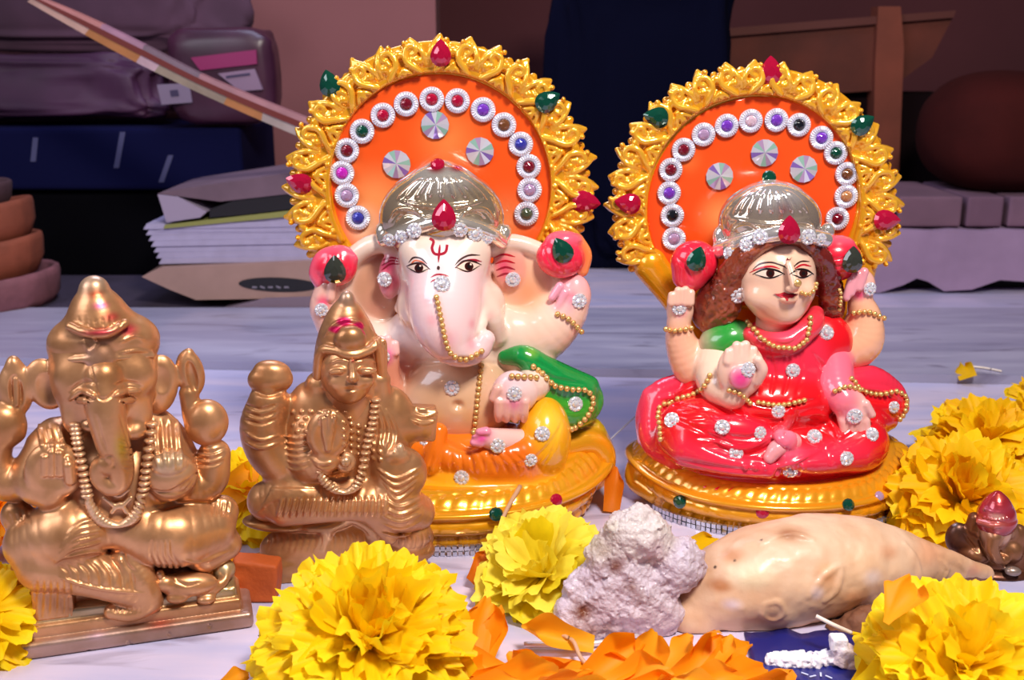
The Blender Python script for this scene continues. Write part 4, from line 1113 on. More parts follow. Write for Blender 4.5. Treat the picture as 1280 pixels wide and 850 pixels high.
    K.st([(105, 425), (112, 440), (122, 428), (110, 418)], 2, k=2); K.st([(150, 428), (168, 420), (184, 426)], 2.2, k=2); K.st([(146, 442), (170, 438), (190, 440)], 2.2, k=2)
    K.e(126, 452, 48, 18, 22, 10, C('cfa088'), k=5)
    for (x, y, r, ry, c) in ((120, 368, 16, 9, 'c0502a'), (126, 382, 16, 8, 'd03a88'), (140, 396, 18, 10, 'c23a3a'), (160, 412, 22, 13, 'd82a50'), (125, 416, 40, 6, 'c81a4a')): K.paint(x, y, r, C(c), .8, ry=ry, amt=.75)
    K.build(root, M['brass'])
    N = Part(fr, 'garland', 0.5, C('dcae84'))
    path = [(94, 530), (98, 560), (106, 600), (112, 630), (126, 650), (148, 656), (168, 646), (178, 618), (184, 580), (190, 530)]
    pts = catmull(path, 46)
    depth = lambda y: 30 + 16 * max(0, min(1, (y - 520) / 90))
    N.c([(x, y, depth(y) + 4, 4.5) for x, y in pts], BR, k=2, n=60)
    for x, y in pts: N.e(x, y, depth(y) + 7, 8, 3.2, 7, C('e6bc94'), k=1.2, rot=0 if y < 620 else (x - 148) * -1.6)
    for q in ([(135, 612), (148, 620), (160, 612)], [(130, 622), (148, 634), (164, 622)], [(140, 640), (150, 630), (158, 640)]):
        N.c([(a, b, 52, 3) for a, b in q], k=2)
    N.build(root, M['brass'])
    R_ = Part(fr, 'mouse', 0.5, BR)
    R_.e(235, 730, 34, 36, 16, 16, k=4, rot=-5); R_.e(206, 728, 38, 14, 11, 12, k=4); R_.e(200, 718, 40, 6, 6, 5, k=2); R_.c([(262, 738, 32, 9), (280, 726, 28, 6), (284, 712, 20, 4)], k=3); R_.e(222, 746, 40, 14, 8, 10, k=3); R_.e(258, 748, 38, 12, 7, 10, k=3); R_.e(280, 712, 12, 14, 14, 14, C('d4c49c'), k=4)
    R_.gr([(216, 722), (232, 732), (250, 728)], 1.4, 2); R_.build(root, M['brass'])

def brass_lakshmi():
    O = np.array([at_y(432, 700, 434)[0], 434.0, 0.0])
    fr = Frame(O, 10)
    root = thing('brass_lakshmi', 'small brass goddess idol with pink powder smeared on crown', 'idol', O)
    Pd = Part(fr, 'lotus_plinth', 0.5, BRD)
    Pd.e(435, 678, 2, 108, 40, 28, BR, k=6); Pd.b(440, 700, 0, 92, 26, 22, k=6, rd=8); Pd.e(352, 700, 2, 44, 12, 24, k=5); Pd.e(352, 706, 2, 40, 10, 22, k=5); Pd.e(350, 652, 6, 46, 10, 24, k=4, rot=-6); Pd.e(410, 654, 22, 36, 10, 14, k=4, rot=6)
    for i in range(4): Pd.c([(336 + 50 * i, 657, 16, 7), (358 + 50 * i, 648, 21, 7), (380 + 50 * i, 657, 18, 7)], BR, k=3)
    Pd.c([(402, 682, 22, 8), (414, 656, 26, 8), (438, 646, 28, 8), (462, 658, 26, 8), (472, 676, 22, 8)], BR2, k=4); Pd.e(438, 672, 20, 30, 22, 8, BR, k=4)
    for i in range(26): Pd.gr([(335 + i * 8, 664 + (i % 3) * 2), (338 + i * 8, 676), (334 + i * 8, 690)], 1.2, 1.6)
    Pd.e(512, 668, 16, 28, 22, 18, BR, k=4); Pd.e(510, 640, 16, 22, 20, 16, BR, k=4); Pd.e(500, 690, 12, 44, 18, 20, BR, k=4)
    Pd.build(root, M['brass'], floor=0.1)
    B = Part(fr, 'figure', 0.44, BR, tau=1.0); B.boost = 1.4
    B.e(432, 570, 0, 78, 96, 30, k=10); B.e(432, 520, 6, 62, 50, 26, k=8); B.e(390, 520, 0, 32, 46, 24, k=8); B.e(485, 530, 0, 36, 50, 24, k=8)
    # head
    B.e(435, 462, 20, 34, 42, 30, k=5); B.e(436, 480, 30, 24, 24, 20, k=6); B.e(437, 495, 34, 13, 9, 10, k=5)
    B.c([(440, 452, 50, 4), (441, 466, 54, 4.5), (441, 473, 57, 5.5)], k=3); B.e(441, 474, 53, 8, 4, 6, k=2)
    B.e(422, 478, 40, 11, 9, 8, k=6); B.e(458, 476, 40, 10, 9, 8, k=6)
    B.c([(398, 480, 8, 16), (400, 500, 8, 14), (410, 520, 10, 12)], k=6); B.c([(474, 475, 8, 14), (476, 500, 8, 14), (480, 520, 10, 12)], k=6)
    for cx, r in ((422, 8), (459, -6)):
        B.e(cx, 463, 47, 12, 5.5, 5, k=1.2, rot=r * .5); B.st([(cx - 14, 455 + r * .2), (cx, 450), (cx + 13, 453 - r * .2)], 1.8, k=1.2); B.gr([(cx - 11, 465), (cx, 462), (cx + 11, 465)], .8, 1)
    B.gr([(430, 486), (440, 488), (450, 485)], 1.0, 1.2); B.st([(432, 483), (440, 481), (448, 483)], 1.4, k=1.2); B.st([(432, 490), (440, 491), (447, 489)], 1.5, k=1.2); B.e(441, 451, 52, 2.5, 2.5, 2.5, k=1)
    # viewer's left arm raised with lotus
    B.c([(395, 560, 4, 28), (368, 582, 6, 29), (341, 566, 6, 30), (329, 534, 6, 29), (336, 502, 6, 25)], k=8); B.e(338, 474, 6, 28, 20, 18, k=4); B.e(340, 462, 6, 22, 12, 14, k=4, rot=-8)
    for i in range(3): B.gr([(306, 505 + 10 * i), (326, 512 + 9 * i), (346, 506 + 9 * i)], 1.5, 2)
    for i in range(2): B.st([(306, 540 + 12 * i), (326, 550 + 10 * i), (348, 544 + 10 * i)], 2.2, k=2)
    B.gr([(312, 486), (336, 494), (362, 484)], 1.8, 2)
    # viewer's right arm broken off at the bangles
    B.c([(490, 535, -2, 24), (520, 530, -6, 22)], k=5); B.b(528, 528, -6, 17, 21, 14, k=4, rot=-6, rd=4)
    for i in range(3): B.st([(514, 507 + 9 * i), (528, 512 + 9 * i), (544, 508 + 9 * i)], 2.2, k=1.8)
    # blessing palm
    B.c([(385, 540, 14, 24), (388, 578, 28, 24), (408, 572, 44, 18)], k=8); B.e(410, 542, 52, 27, 33, 13, k=4, rot=-4); B.e(410, 546, 64, 18, 22, 5, None, op='s', k=4)
    for x, t in ((402, 524), (409, 520), (417, 522)): B.c([(410, 560, 60, 4.5), (x, t, 61, 4)], C('daa880'), k=1.2)
    for x in (399, 407, 415): B.gr([(x, 516), (x + 1, 530), (x + 2, 544)], 1.4, 1.2)
    for i in range(3): B.st([(388 + i * 4, 572 + 7 * i), (402 + i * 5, 580 + 6 * i), (420 + i * 4, 576 + 5 * i)], 2.2, k=1.8)
    # hand with a pot
    B.c([(480, 560, 16, 24), (495, 600, 24, 26)], k=8); B.e(500, 592, 30, 34, 36, 20, k=5); B.e(497, 570, 38, 16, 12, 10, k=3); B.e(500, 562, 40, 6, 9, 6, C('e4c4a0'), k=2)
    for i in range(4): B.st([(472 + 4 * i, 586 + 9 * i), (496, 598 + 9 * i), (526 - 3 * i, 584 + 9 * i)], 2.4, k=2)
    # blouse, sash, folded legs
    for i in range(6): B.st([(355 + i, 545 + 8 * i), (372, 548 + 8 * i), (386, 544 + 8 * i)], 1.8, k=1.6)
    for j in range(5):
        for i in range(7):
            x = 366 + i * 11 + 5 * (j % 2); y = 515 + j * 8
            if not (385 < x < 436 and y > 520): B.st([(x, y), (x + 1, y)], 2.7, k=1.2, off=-.4, taper=False)
            if i < 6: B.st([(430 + i * 9, 528 + j * 9 + i * 2), (431 + i * 9, 529 + j * 9 + i * 2)], 2.7, k=1.2, off=-.4, taper=False)
    for i in range(4): B.st([(462 + 7 * i, 500 + 4 * i), (468 + 9 * i, 530 + 3 * i), (462 + 10 * i, 565)], 2.6, k=2)
    B.c([(420, 622, 20, 24), (375, 618, 20, 32), (335, 626, 10, 26)], k=10); B.c([(440, 620, 24, 24), (490, 632, 26, 32), (520, 640, 14, 24)], k=10); B.c([(355, 640, 26, 18), (420, 636, 36, 16), (470, 632, 36, 18)], k=8)
    B.c([(455, 630, 34, 14), (475, 655, 36, 12), (488, 672, 34, 9)], k=5)
    for i in range(17): B.st([(354 + i * 8.0, 618 - .04 * (i - 8) ** 2 + 3), (351 + i * 8.2, 632), (346 + i * 8.4, 646)], 2.8, k=1.5, off=.6)
    for i in range(5): B.st([(322 + 5 * i, 640 - 7 * i), (345, 616 - 3 * i + 8), (400, 616 - 2 * i + 4)], 2.0, k=2)
    for i in range(5): B.st([(478, 622 + 11 * i), (500, 634 + 9 * i), (530 - i * 2, 620 + 11 * i)], 2.4, k=2)
    B.paint(441, 451, 4, C('b0503a'), .8); B.build(root, M['brass'])
    V = Part(fr, 'veiled_crown', 0.46, BR)
    V.c([(433, 382, 8, 13), (433, 402, 6, 26), (434, 430, 0, 38), (435, 465, -10, 44), (436, 505, -14, 46)], k=6); V.e(434, 376, 12, 10, 13, 10, C('caa48c'), k=3); V.e(438, 424, 36, 20, 18, 14, C('c8946a'), k=3)
    V.c([(398, 470, 16, 7), (402, 440, 26, 7), (418, 438, 36, 6), (440, 444, 44, 6), (460, 438, 36, 6), (472, 432, 22, 7), (478, 470, 12, 7)], k=3, n=40)
    for i in range(4): V.st([(462 + 5 * i, 408 + 6 * i), (470 + 4 * i, 430), (474 + 3 * i, 470)], 2, k=2)
    for q in ([(405, 420), (418, 405), (430, 400)], [(455, 410), (446, 402), (432, 400)], [(403, 440), (412, 446), (425, 446)]): V.st(q, 2, k=2)
    for (x, y, r, ry) in ((430, 402, 13, 8), (420, 412, 14, 6), (448, 408, 12, 8), (455, 414, 8, 6)): V.paint(x, y, r, C('e01a6a'), .5, ry=ry, amt=.95)
    V.paint(450, 395, 14, C('d8503a'), .9, amt=.6)
    V.build(root, M['brass'])
    N = Part(fr, 'garland', 0.46, C('dcae84'))
    pts = catmull([(398, 585), (406, 602), (424, 614), (440, 612), (452, 594), (458, 560), (466, 530), (470, 500)], 30)
    dp = lambda y: 26 + 22 * max(0, min(1, (y - 500) / 90))
    N.c([(x, y, dp(y) + 2, 4) for x, y in pts], BR, k=2, n=60)
    for x, y in pts: N.e(x, y, dp(y) + 5, 7, 2.6, 6, C('e6bc94'), k=1, rot=0 if y < 590 else (432 - x) * 1.5)
    N.e(432, 578, 44, 13, 14, 8, k=3); N.e(432, 577, 50, 7, 7, 6, C('d8b08a'), k=1)
    N.build(root, M['brass'])

def tiny_idol():
    p = at_z(1246, 728, 0); O = np.array([p[0], p[1] + 10, 0.0])
    fr = Frame(O, -6)
    root = thing('tiny_idol', 'tiny dark copper idol with red painted pointed crown', 'idol', O)
    c1, c2 = C('7a4a30'), C('9a6a4a')
    B = Part(fr, 'figure', 0.33, c1, tau=.6)
    B.e(1246, 686, 0, 36, 34, 18, c2, k=5); B.e(1218, 680, 2, 26, 26, 12, c1, k=5); B.e(1197, 672, 2, 15, 20, 11, C('5a3a30'), k=4); B.c([(1216, 660, 4, 10), (1218, 648, 4, 8)], k=3); B.e(1272, 672, 6, 12, 18, 10, c2, k=4); B.e(1288, 688, 2, 16, 20, 11, k=4); B.b(1250, 700, -4, 46, 26, 14, k=4, rd=6)
    B.e(1245, 666, 18, 19, 20, 12, C('d4a88c'), k=4); B.c([(1242, 672, 24, 11), (1240, 686, 26, 9), (1246, 698, 24, 7), (1256, 700, 20, 6)], c2, k=4); B.e(1266, 690, 12, 12, 13, 10, c2, k=4); B.e(1222, 694, 12, 14, 11, 10, c2, k=4); B.e(1228, 664, 12, 9, 12, 6, c2, k=3); B.e(1264, 664, 12, 8, 11, 6, c2, k=3)
    B.e(1248, 716, 4, 40, 10, 22, C('6a4030'), k=3); B.b(1250, 726, 0, 36, 7, 20, k=3, rd=3); B.e(1266, 714, 26, 10, 6, 7, C('b8a8a8'), k=1.5); B.c([(1205, 690, 4, 10), (1220, 704, 8, 9), (1250, 706, 16, 7)], k=3)
    for q in ([(1222, 660), (1226, 680), (1236, 700)], [(1256, 668), (1250, 684), (1256, 702)], [(1205, 668), (1214, 680), (1222, 690)]): B.gr(q, 1.6, 1.8)
    B.paint(1244, 662, 10, C('c01418'), .6, ry=7); B.paint(1193, 655, 5, C('a8a0b0'), .8)
    B.build(root, M['brass'], floor=.1)
    K = Part(fr, 'crown', 0.33, C('a82a34'), tau=.6)
    K.c([(1245, 648, 10, 25), (1246, 634, 10, 18), (1247, 621, 10, 8)], C('a82a34'), k=3); K.c([(1224, 652, 20, 4), (1246, 657, 34, 4), (1267, 652, 20, 4)], C('c86a60'), k=1.5)
    K.c([(1232, 636, 20, 3), (1248, 641, 27, 3), (1262, 634, 20, 3)], C('b0506a'), k=1.5)
    K.balls([(1230, 647), (1246, 650), (1262, 647)], 1.6, 5)
    K.paint(1246, 646, 14, C('e0a89a'), .8, ry=6, amt=.7); K.paint(1250, 622, 7, C('c8503a'), .8)
    K.build(root, M['gold'])
# ------------------------------------------------------------------ flowers, petals, offerings
M['petal_yellow'] = petal_mat('yellow_petal', C('ffd400'), C('ffe81e'))
M['petal_lemon'] = petal_mat('lemon_petal', C('f2dc10'), C('fff05a'))
M['petal_deep'] = petal_mat('deep_yellow_petal', C('f4bc00'), C('ffdc10'))
M['petal_orange'] = petal_mat('orange_petal', C('ff9800'), C('ffaa14'))
M['petal_amber'] = petal_mat('amber_petal', C('ffa60e'), C('ffbe28'))
M['petal_dark'] = petal_mat('dark_orange_petal', C('d86a08'), C('ee8410'))
M['calyx'] = simple('green_calyx', C('4a6a2a'), 0.6)

def petal_mesh(name, seed, mat, W=0.36, curl=0.18, ruf=0.09, nu=10, nv=6, base=0.06, fold=0.12, rnd_tip=False):
    rnd = random.Random(seed); V = []; Fc = []
    p1, p2, p3, p4 = (rnd.uniform(0, 6) for _ in range(4)); cv = curl * rnd.uniform(.5, 1.5); tw = rnd.uniform(-.3, .3)
    notch = [rnd.uniform(-.08, .03) for _ in range(nu + 1)]
    for j in range(nv + 1):
        v = j / nv
        hw = base + (W - base) * min(1, v * 1.3) ** 1.2
        if rnd_tip and v > .62: hw *= max(.22, 1 - ((v - .62) / .40) ** 2) ** .5
        elif v > .9: hw *= 1 - (v - .9) * .8
        for i in range(nu + 1):
            u = -1 + 2 * i / nu
            y = v * (1 - .18 * u * u * v) + (notch[i] * v ** 6 * (.5 if rnd_tip else 1))
            z = -cv * v ** 2.4 + fold * (u * u) * v * (1 - .3 * v) + ruf * v * v * (math.sin(4.0 * u + p1) + .55 * math.sin(8.5 * u + p2)) + tw * u * v * .35 + .03 * math.sin(7 * v + p4)
            V.append((hw * u + .07 * v * v * math.sin(p3), y, z))
    for j in range(nv):
        for i in range(nu):
            a = j * (nu + 1) + i; Fc.append((a, a + 1, a + nu + 2, a + nu + 1))
    return raw_mesh(name, V, Fc, True, [mat])

PETALS = {}
def petal_set(key, n=6, **kw):
    if (key, str(kw)) not in PETALS:
        PETALS[(key, str(kw))] = [petal_mesh('petal', 17 * k + len(key), M[key], **kw) for k in range(n)]
    return PETALS[(key, str(kw))]

def marigold(label, px, py, z, R, axis, n, mat, seed, group=None, incl=(4, 108), wide=1.0, name='marigold', centre=None):
    rnd = random.Random(seed)
    c = at_z(px, py, z) if centre is None else np.array(centre, float)
    root = thing(name, label, 'flower', (c[0], c[1], 0), group)
    ax = Vector(axis).normalized(); q = Vector((0, 0, 1)).rotation_difference(ax)
    meshes = petal_set(mat, W=.23 * wide, curl=.3, ruf=.055) + petal_set(mat, W=.19 * wide, ruf=.075, curl=.42, fold=.05) + petal_set(mat, n=4, W=.21 * wide, ruf=.06, curl=.05, fold=.2)
    og = Vector(org(root)); c = Vector(c)
    for i in range(n):
        t = (i + .5) / n; a = i * 2.39996 + rnd.uniform(-.15, .15)
        inc = math.radians(incl[0] + (incl[1] - incl[0]) * t ** .62 + rnd.uniform(-7, 7))
        d = q @ Vector((math.sin(inc) * math.cos(a), math.sin(inc) * math.sin(a), math.cos(inc)))
        L = R * (.74 + .26 * t ** .5) * rnd.uniform(.9, 1.08)
        b = c - ax * R * .18 + d * R * .10
        tip = b + d * L
        if tip.z < 2:
            d.z += (2 - tip.z) / L; d.normalize()
        up = ax - d * ax.dot(d)
        if up.length < .1: up = Vector((math.cos(a), math.sin(a), 0)); up -= d * up.dot(d)
        up.normalize(); x = d.cross(up)
        o = bpy.data.objects.new('petal', meshes[rnd.randrange(len(meshes))]); COL.objects.link(o); o.parent = root
        m = Matrix((x, d, up)).transposed().to_4x4() @ Matrix.Rotation(rnd.uniform(-.35, .35), 4, 'Y')
        o.matrix_local = Matrix.Translation((b - og) * MM) @ m @ Matrix.Diagonal((L * MM * (1.0 + .35 * t), L * MM, L * MM, 1))
    bm = bmesh.new(); bmesh.ops.create_uvsphere(bm, u_segments=10, v_segments=7, radius=R * .13)
    for v in bm.verts: v.co = Vector((v.co.x, v.co.y, v.co.z * 1.5))
    bmesh.ops.transform(bm, matrix=Matrix.Translation(c - ax * R * .36) @ q.to_matrix().to_4x4(), verts=bm.verts)
    for v in bm.verts: v.co.z = max(v.co.z, .5)
    from_bm('calyx', bm, M['calyx'], root, smooth=True)
    return root

def loose(label, base, tip, w, mat='petal_orange', seed=0, group=None, curl=.15, fold=.2, roll=0.0, name='marigold_petal', cat='petal', basew=.10, ruf=.07):
    """one fallen ray floret from base (px, py, z mm) to tip"""
    b = Vector(at_z(*base)); t = Vector(at_z(*tip)); d = t - b; L = d.length; d.normalize()
    view = (Vector(CAM) - (b + t) / 2).normalized()
    up = view - d * view.dot(d); up.normalize(); x = d.cross(up)
    me = petal_mesh(name, seed, M[mat], W=w / L, curl=curl, ruf=ruf, nu=8, nv=12, base=basew * w / L * 1.6, fold=fold, rnd_tip=True)
    o = bpy.data.objects.new(name, me); COL.objects.link(o)
    o.matrix_world = Matrix.Translation(b * MM) @ Matrix((x, d, up)).transposed().to_4x4() @ Matrix.Rotation(roll, 4, 'Y') @ Matrix.Scale(L * MM, 4)
    tag(o, label, cat, group)
    return o

def strand(name, label, cat, pts, r, mat, n=24, taper=(1, 1)):
    P = catmull(np.array([at_z(*p) for p in pts]), n)
    bm = bmesh.new(); rings = []
    for i, p in enumerate(P):
        d = Vector(P[min(i + 1, n - 1)] - P[max(i - 1, 0)]).normalized(); a = d.orthogonal().normalized(); b = d.cross(a)
        rr = r * (taper[0] + (taper[1] - taper[0]) * i / (n - 1))
        rings.append([bm.verts.new(Vector(p) + (a * math.cos(k * PI / 4) + b * math.sin(k * PI / 4)) * rr) for k in range(8)])
    for i in range(n - 1):
        for k in range(8): bm.faces.new((rings[i][k], rings[i][(k + 1) % 8], rings[i + 1][(k + 1) % 8], rings[i + 1][k]))
    bm.faces.new(rings[0][::-1]); bm.faces.new(rings[-1])
    o = from_bm(name, bm, mat, None, True, origin=P[0]); tag(o, label, cat); return o

def vnoise(X, Y, Z, scale, seed):
    rs = np.random.RandomState(seed); T = rs.rand(24, 24, 24).astype(np.float32) * 2 - 1
    x, y, z = X * scale + 100, Y * scale + 100, Z * scale + 100
    xi, yi, zi = np.floor(x).astype(int), np.floor(y).astype(int), np.floor(z).astype(int)
    fx, fy, fz = x - xi, y - yi, z - zi
    fx, fy, fz = fx * fx * (3 - 2 * fx), fy * fy * (3 - 2 * fy), fz * fz * (3 - 2 * fz)
    r = 0
    for i in (0, 1):
        for j in (0, 1):
            for k in (0, 1):
                r = r + T[(xi + i) % 24, (yi + j) % 24, (zi + k) % 24] * (fx if i else 1 - fx) * (fy if j else 1 - fy) * (fz if k else 1 - fz)
    return r

def gnoise(octs, seed):
    def f(g, ax):
        X, Y, Z = ax[0][:, None, None], ax[1][None, :, None], ax[2][None, None, :]
        for i, (sc, am) in enumerate(octs): g = g + am * vnoise(X, Y, Z, sc, seed + i)
        return g
    return f

def to_single(part, root, name, label, cat):
    """a one-piece thing: the sculpted mesh itself carries the label"""
    pass

def lump(name, label, cat, O, yaw, vox, build, mat, octs, seed, col, floor=.2, tau=1.0):
    fr = Frame(O, yaw); P = Part(fr, name, vox, col, tau=tau); build(P)
    o = P.build(None, mat, floor=floor, extra=gnoise(octs, seed))
    v = np.array(O, float)
    me = o.data; co = np.empty(len(me.vertices) * 3, np.float32); me.vertices.foreach_get('co', co)
    co = co.reshape(-1, 3) - (v * MM).astype(np.float32); me.vertices.foreach_set('co', co.ravel()); me.update()
    o.location = Vector([float(a) for a in v * MM]); tag(o, label, cat)
    return o, P

def offerings():
    M['salt'] = attr_mat('sugar_crystal', 0.38, coat=0.15, bmp=1.0, bscale=900, tint=(.78, .70, .72), tscale=90)
    M['crust'] = attr_mat('fried_dough', 0.48, coat=0.06, bmp=0.5, bscale=200, tint=(.86, .74, .64), tscale=40)
    M['rough'] = attr_mat('rough_brown', 0.7, bmp=0.6, bscale=400)
    w, br = C('cfc0ce'), C('a88070')
    def salt(P):
        P.e(772, 745, 0, 68, 52, 40, w, k=10); P.e(735, 775, 8, 40, 32, 32, w, k=10); P.e(795, 672, -6, 48, 38, 34, C('d6cac8'), k=10); P.e(760, 692, -4, 26, 30, 26, C('c8bca8'), k=8); P.e(845, 708, -4, 36, 36, 30, w, k=10); P.e(775, 705, -2, 44, 34, 32, w, k=12); P.e(715, 765, 6, 22, 26, 26, w, k=8); P.e(812, 765, 0, 46, 38, 32, w, k=10)
        for (x, y, r, am) in ((728, 765, 18, .8), (770, 708, 16, .7), (790, 735, 12, .6), (760, 788, 18, .5), (800, 745, 14, .5), (755, 670, 16, .3), (740, 790, 14, .6)): P.paint(x, y, r * 1.25, C('7a4228'), .9, amt=min(1, am * 1.2))
        P.paint(820, 690, 30, C('d9c2cc'), .9, amt=.7); P.paint(765, 660, 22, C('d8d0bc'), .9, amt=.6)
    lump('rock_sugar', 'whitish crystalline rock sugar lump leaning on fried pastry', 'sugar', (50, 386, 0), 0, .5, salt, M['salt'], ((.10, 2.0), (.25, 1.2), (.6, .7), (1.2, .5)), 4, w, tau=.8)
    t = C('dcb89a')
    def past(P):
        P.c([(846, 782, 0, 20), (878, 752, 0, 42), (930, 728, 0, 62), (985, 716, 0, 68), (1045, 706, 0, 62), (1100, 704, 0, 48), (1150, 706, 2, 31), (1195, 712, 4, 17), (1232, 716, 6, 8)], t, k=6, n=110)
        P.e(960, 740, 20, 60, 48, 40, C('dcc0a0'), k=12); P.e(870, 770, 14, 36, 26, 26, t, k=8); P.c([(1150, 690, 14, 12), (1195, 702, 14, 9), (1225, 716, 10, 6)], C('d8b090'), k=4)
        P.e(975, 796, 24, 14, 10, 12, t, k=3)
        for q in ([(1010, 745), (1030, 720), (1050, 708), (1045, 735), (1030, 750)], [(950, 680), (985, 668), (1015, 675)], [(955, 755), (972, 752), (980, 765), (968, 776), (954, 770), (955, 755)], [(1130, 680), (1145, 700), (1150, 720)], [(1175, 700), (1185, 712), (1180, 724)], [(1200, 704), (1206, 716), (1200, 724)]): P.st(q, 2.2, k=4)
        for (x, y, r, c, am, ry) in ((990, 668, 32, 'b07a52', .6, 12), (985, 668, 16, 'a06a48', .5, 7), (915, 695, 26, 'c48a62', .6, 14), (900, 732, 26, 'b87c50', .7, 13), (1032, 722, 24, 'c08a64', .5, 16), (1110, 690, 26, 'd09a78', .6, 14), (955, 775, 34, 'd8a884', .7, 12), (1065, 745, 30, 'd09c78', .6, 14), (1080, 700, 40, 'e8c4a4', .6, 30), (1160, 690, 40, 'e0a884', .6, 22), (940, 720, 40, 'e2d0b0', .7, 24), (1090, 722, 22, 'e6d8da', .6, 16), (1020, 740, 14, 'dcd0dc', .6, 14), (915, 755, 20, 'dccedc', .5, 12), (1000, 785, 40, 'e0aa88', .6, 16), (1030, 710, 20, 'e8b48c', .5, 14), (1215, 712, 20, 'e0a888', .7, 12), (860, 780, 20, 'dcc0a8', .6, 12)):
            P.paint(x, y, r, C(c), .8, ry=ry, amt=min(1, am * 1.35))
        for (x, y) in ((952, 676), (918, 700), (894, 709)): P.paint(x, y, 3, C('3a2418'), .6)
    lump('fried_pastry', 'pale golden crescent-shaped fried pastry with blistered crust', 'pastry', (118, 404, 0), 13, .6, past, M['crust'], ((.06, 1.0), (.16, .55), (.4, .16)), 21, t)
    b1 = C('6a3f28')
    lump('jaggery_piece', 'rough brown jaggery lump lying beneath the fried pastry', 'jaggery', (128, 385, 0), 0, .7, lambda P: (P.e(1060, 800, 0, 46, 26, 26, b1), P.e(1085, 780, 0, 34, 24, 24, C('7a4c34'))), M['rough'], ((.15, 1.2), (.5, .5)), 3, b1)
    lump('date_seed', 'long dark brown dried date behind front yellow marigold', 'date', (185, 402, 0), 0, .6, lambda P: P.c([(1125, 738, 4, 10), (1160, 748, 4, 14), (1200, 738, 0, 14), (1235, 732, 0, 9)], C('5a3830')), M['rough'], ((.15, .8), (.5, .4)), 8, C('5a3830'))
    tc = C('b5521c')
    lump('terracotta_piece', 'reddish orange terracotta piece between the two brass idols', 'terracotta', (at_z(320, 755, 0)[0], at_z(320, 755, 0)[1] + 6, 0), 0, .6, lambda P: P.b(320, 727, 0, 29, 32, 16, tc, rd=5, rot=-6), M['rough'], ((.2, .5),), 5, tc)
    wh = C('f4f4ff')
    lump('sugar_crumb', 'white elongated puffy sugar sweet on dark blue packet', 'sweet', (at_z(1000, 838, 0)[0], at_z(1000, 838, 0)[1] + 3, 0), 0, .35, lambda P: (P.c([(966, 826, 0, 9), (985, 826, 0, 12), (1010, 827, 0, 12), (1036, 824, 0, 10)], wh)), M['salt'], ((.5, .6), (1.0, .7)), 6, wh)
    lump('sugar_crystal', 'small pinkish white angular sugar crystal beside puffy sweet', 'sweet', (at_z(1062, 840, 0)[0], at_z(1062, 840, 0)[1] + 3, 0), 0, .35, lambda P: (P.b(1048, 803, 0, 10, 9, 9, wh, rd=3), P.b(1058, 820, 0, 16, 13, 12, C('ead8dc'), rot=-20, rd=3), P.b(1070, 834, 4, 9, 12, 9, C('e8c0ac'), rot=30, rd=3)), M['salt'], ((.5, .4),), 9, wh)
    lump('white_pebble', 'smooth white oval sweet at front beside yellow marigold', 'sweet', (at_z(1132, 862, 0)[0], at_z(1132, 862, 0)[1] + 3, 0), 0, .35, lambda P: P.e(1132, 855, 0, 19, 11, 12, wh), M['salt'], ((.4, .1),), 9, wh)
    # dark blue printed packet lying flat under the sweets
    bm = bmesh.new(); rnd = random.Random(4); n = 16; top = []; bot = []
    for i in range(n + 1):
        for j in range(9):
            p = at_z(938 + 142 * i / n + (j - 4) * 2, 792 + 72 * j / 8 + 3 * math.sin(i * .9), 0)
            z = .8 + .9 * math.sin(i * .8 + j * .5) ** 2
            top.append(bm.verts.new((p[0], p[1], z)))
    for i in range(n):
        for j in range(8):
            a = i * 9 + j; bm.faces.new((top[a], top[a + 1], top[a + 10], top[a + 9]))
    r = bmesh.ops.extrude_face_region(bm, geom=bm.faces[:])
    for v in [q for q in r['geom'] if isinstance(q, bmesh.types.BMVert)]: v.co.z = .1
    root = thing('blue_packet', 'dark blue printed packet lying flat under white sweets', 'packet', at_z(1000, 830, 0))
    from_bm('wrapper', bm, simple('blue_wrapper', C('1c2070'), .35, coat=.3), root, True)
    wm = simple('white_print', C('c8d0f0'), .5)
    for k, (x, y) in enumerate(((1030, 812), (1038, 815), (1006, 842), (1016, 845), (1026, 843), (1036, 846))):
        p = at_z(x, y, 2.0); bm = bmesh.new()
        bmesh.ops.create_cube(bm, size=1, matrix=Matrix.Translation(p) @ Matrix.Rotation(.5 + k, 4, 'Z') @ Matrix.Diagonal((2.6, .6, .15, 1)))
        from_bm('printed_mark', bm, wm, root)
    # flowers
    marigold('large bright yellow marigold in front of small brass goddess idol', 458, 800, 20, 37, (.05, -.45, .85), 240, 'petal_yellow', 1)
    marigold('pale lemon marigold lying beside the rock sugar lump', 676, 714, 12, 30, (-.25, -.45, .7), 100, 'petal_lemon', 2, wide=1.4)
    marigold('big yellow marigold directly behind tiny copper idol', 1204, 622, 17, 35, (-.15, -.5, .8), 150, 'petal_deep', 3, wide=1.3)
    marigold('yellow marigold on the slab highest behind tiny copper idol', 1232, 552, 13, 32, (-.1, -.3, .9), 110, 'petal_deep', 4, wide=1.3)
    marigold('yellow marigold cut by the frame behind other marigolds', 1306, 520, 14, 28, (-.3, -.4, .8), 70, 'petal_deep', 5)
    marigold('frilly yellow marigold in front of tiny copper idol', 1204, 832, 14, 33, (-.1, -.5, .8), 170, 'petal_yellow', 6, wide=1.2)
    marigold('yellow marigold beside the elephant headed brass idol plinth', -26, 768, 16, 26, (.3, -.4, .8), 80, 'petal_yellow', 7)
    marigold('yellow marigold standing behind and between two brass idols', 314, 614, 20, 27, (-.1, -.5, .7), 80, 'petal_yellow', 8, wide=1.2)
    marigold('orange marigold peeping behind the elephant headed brass idol', -14, 640, 22, 18, (.2, -.4, .8), 50, 'petal_orange', 9)
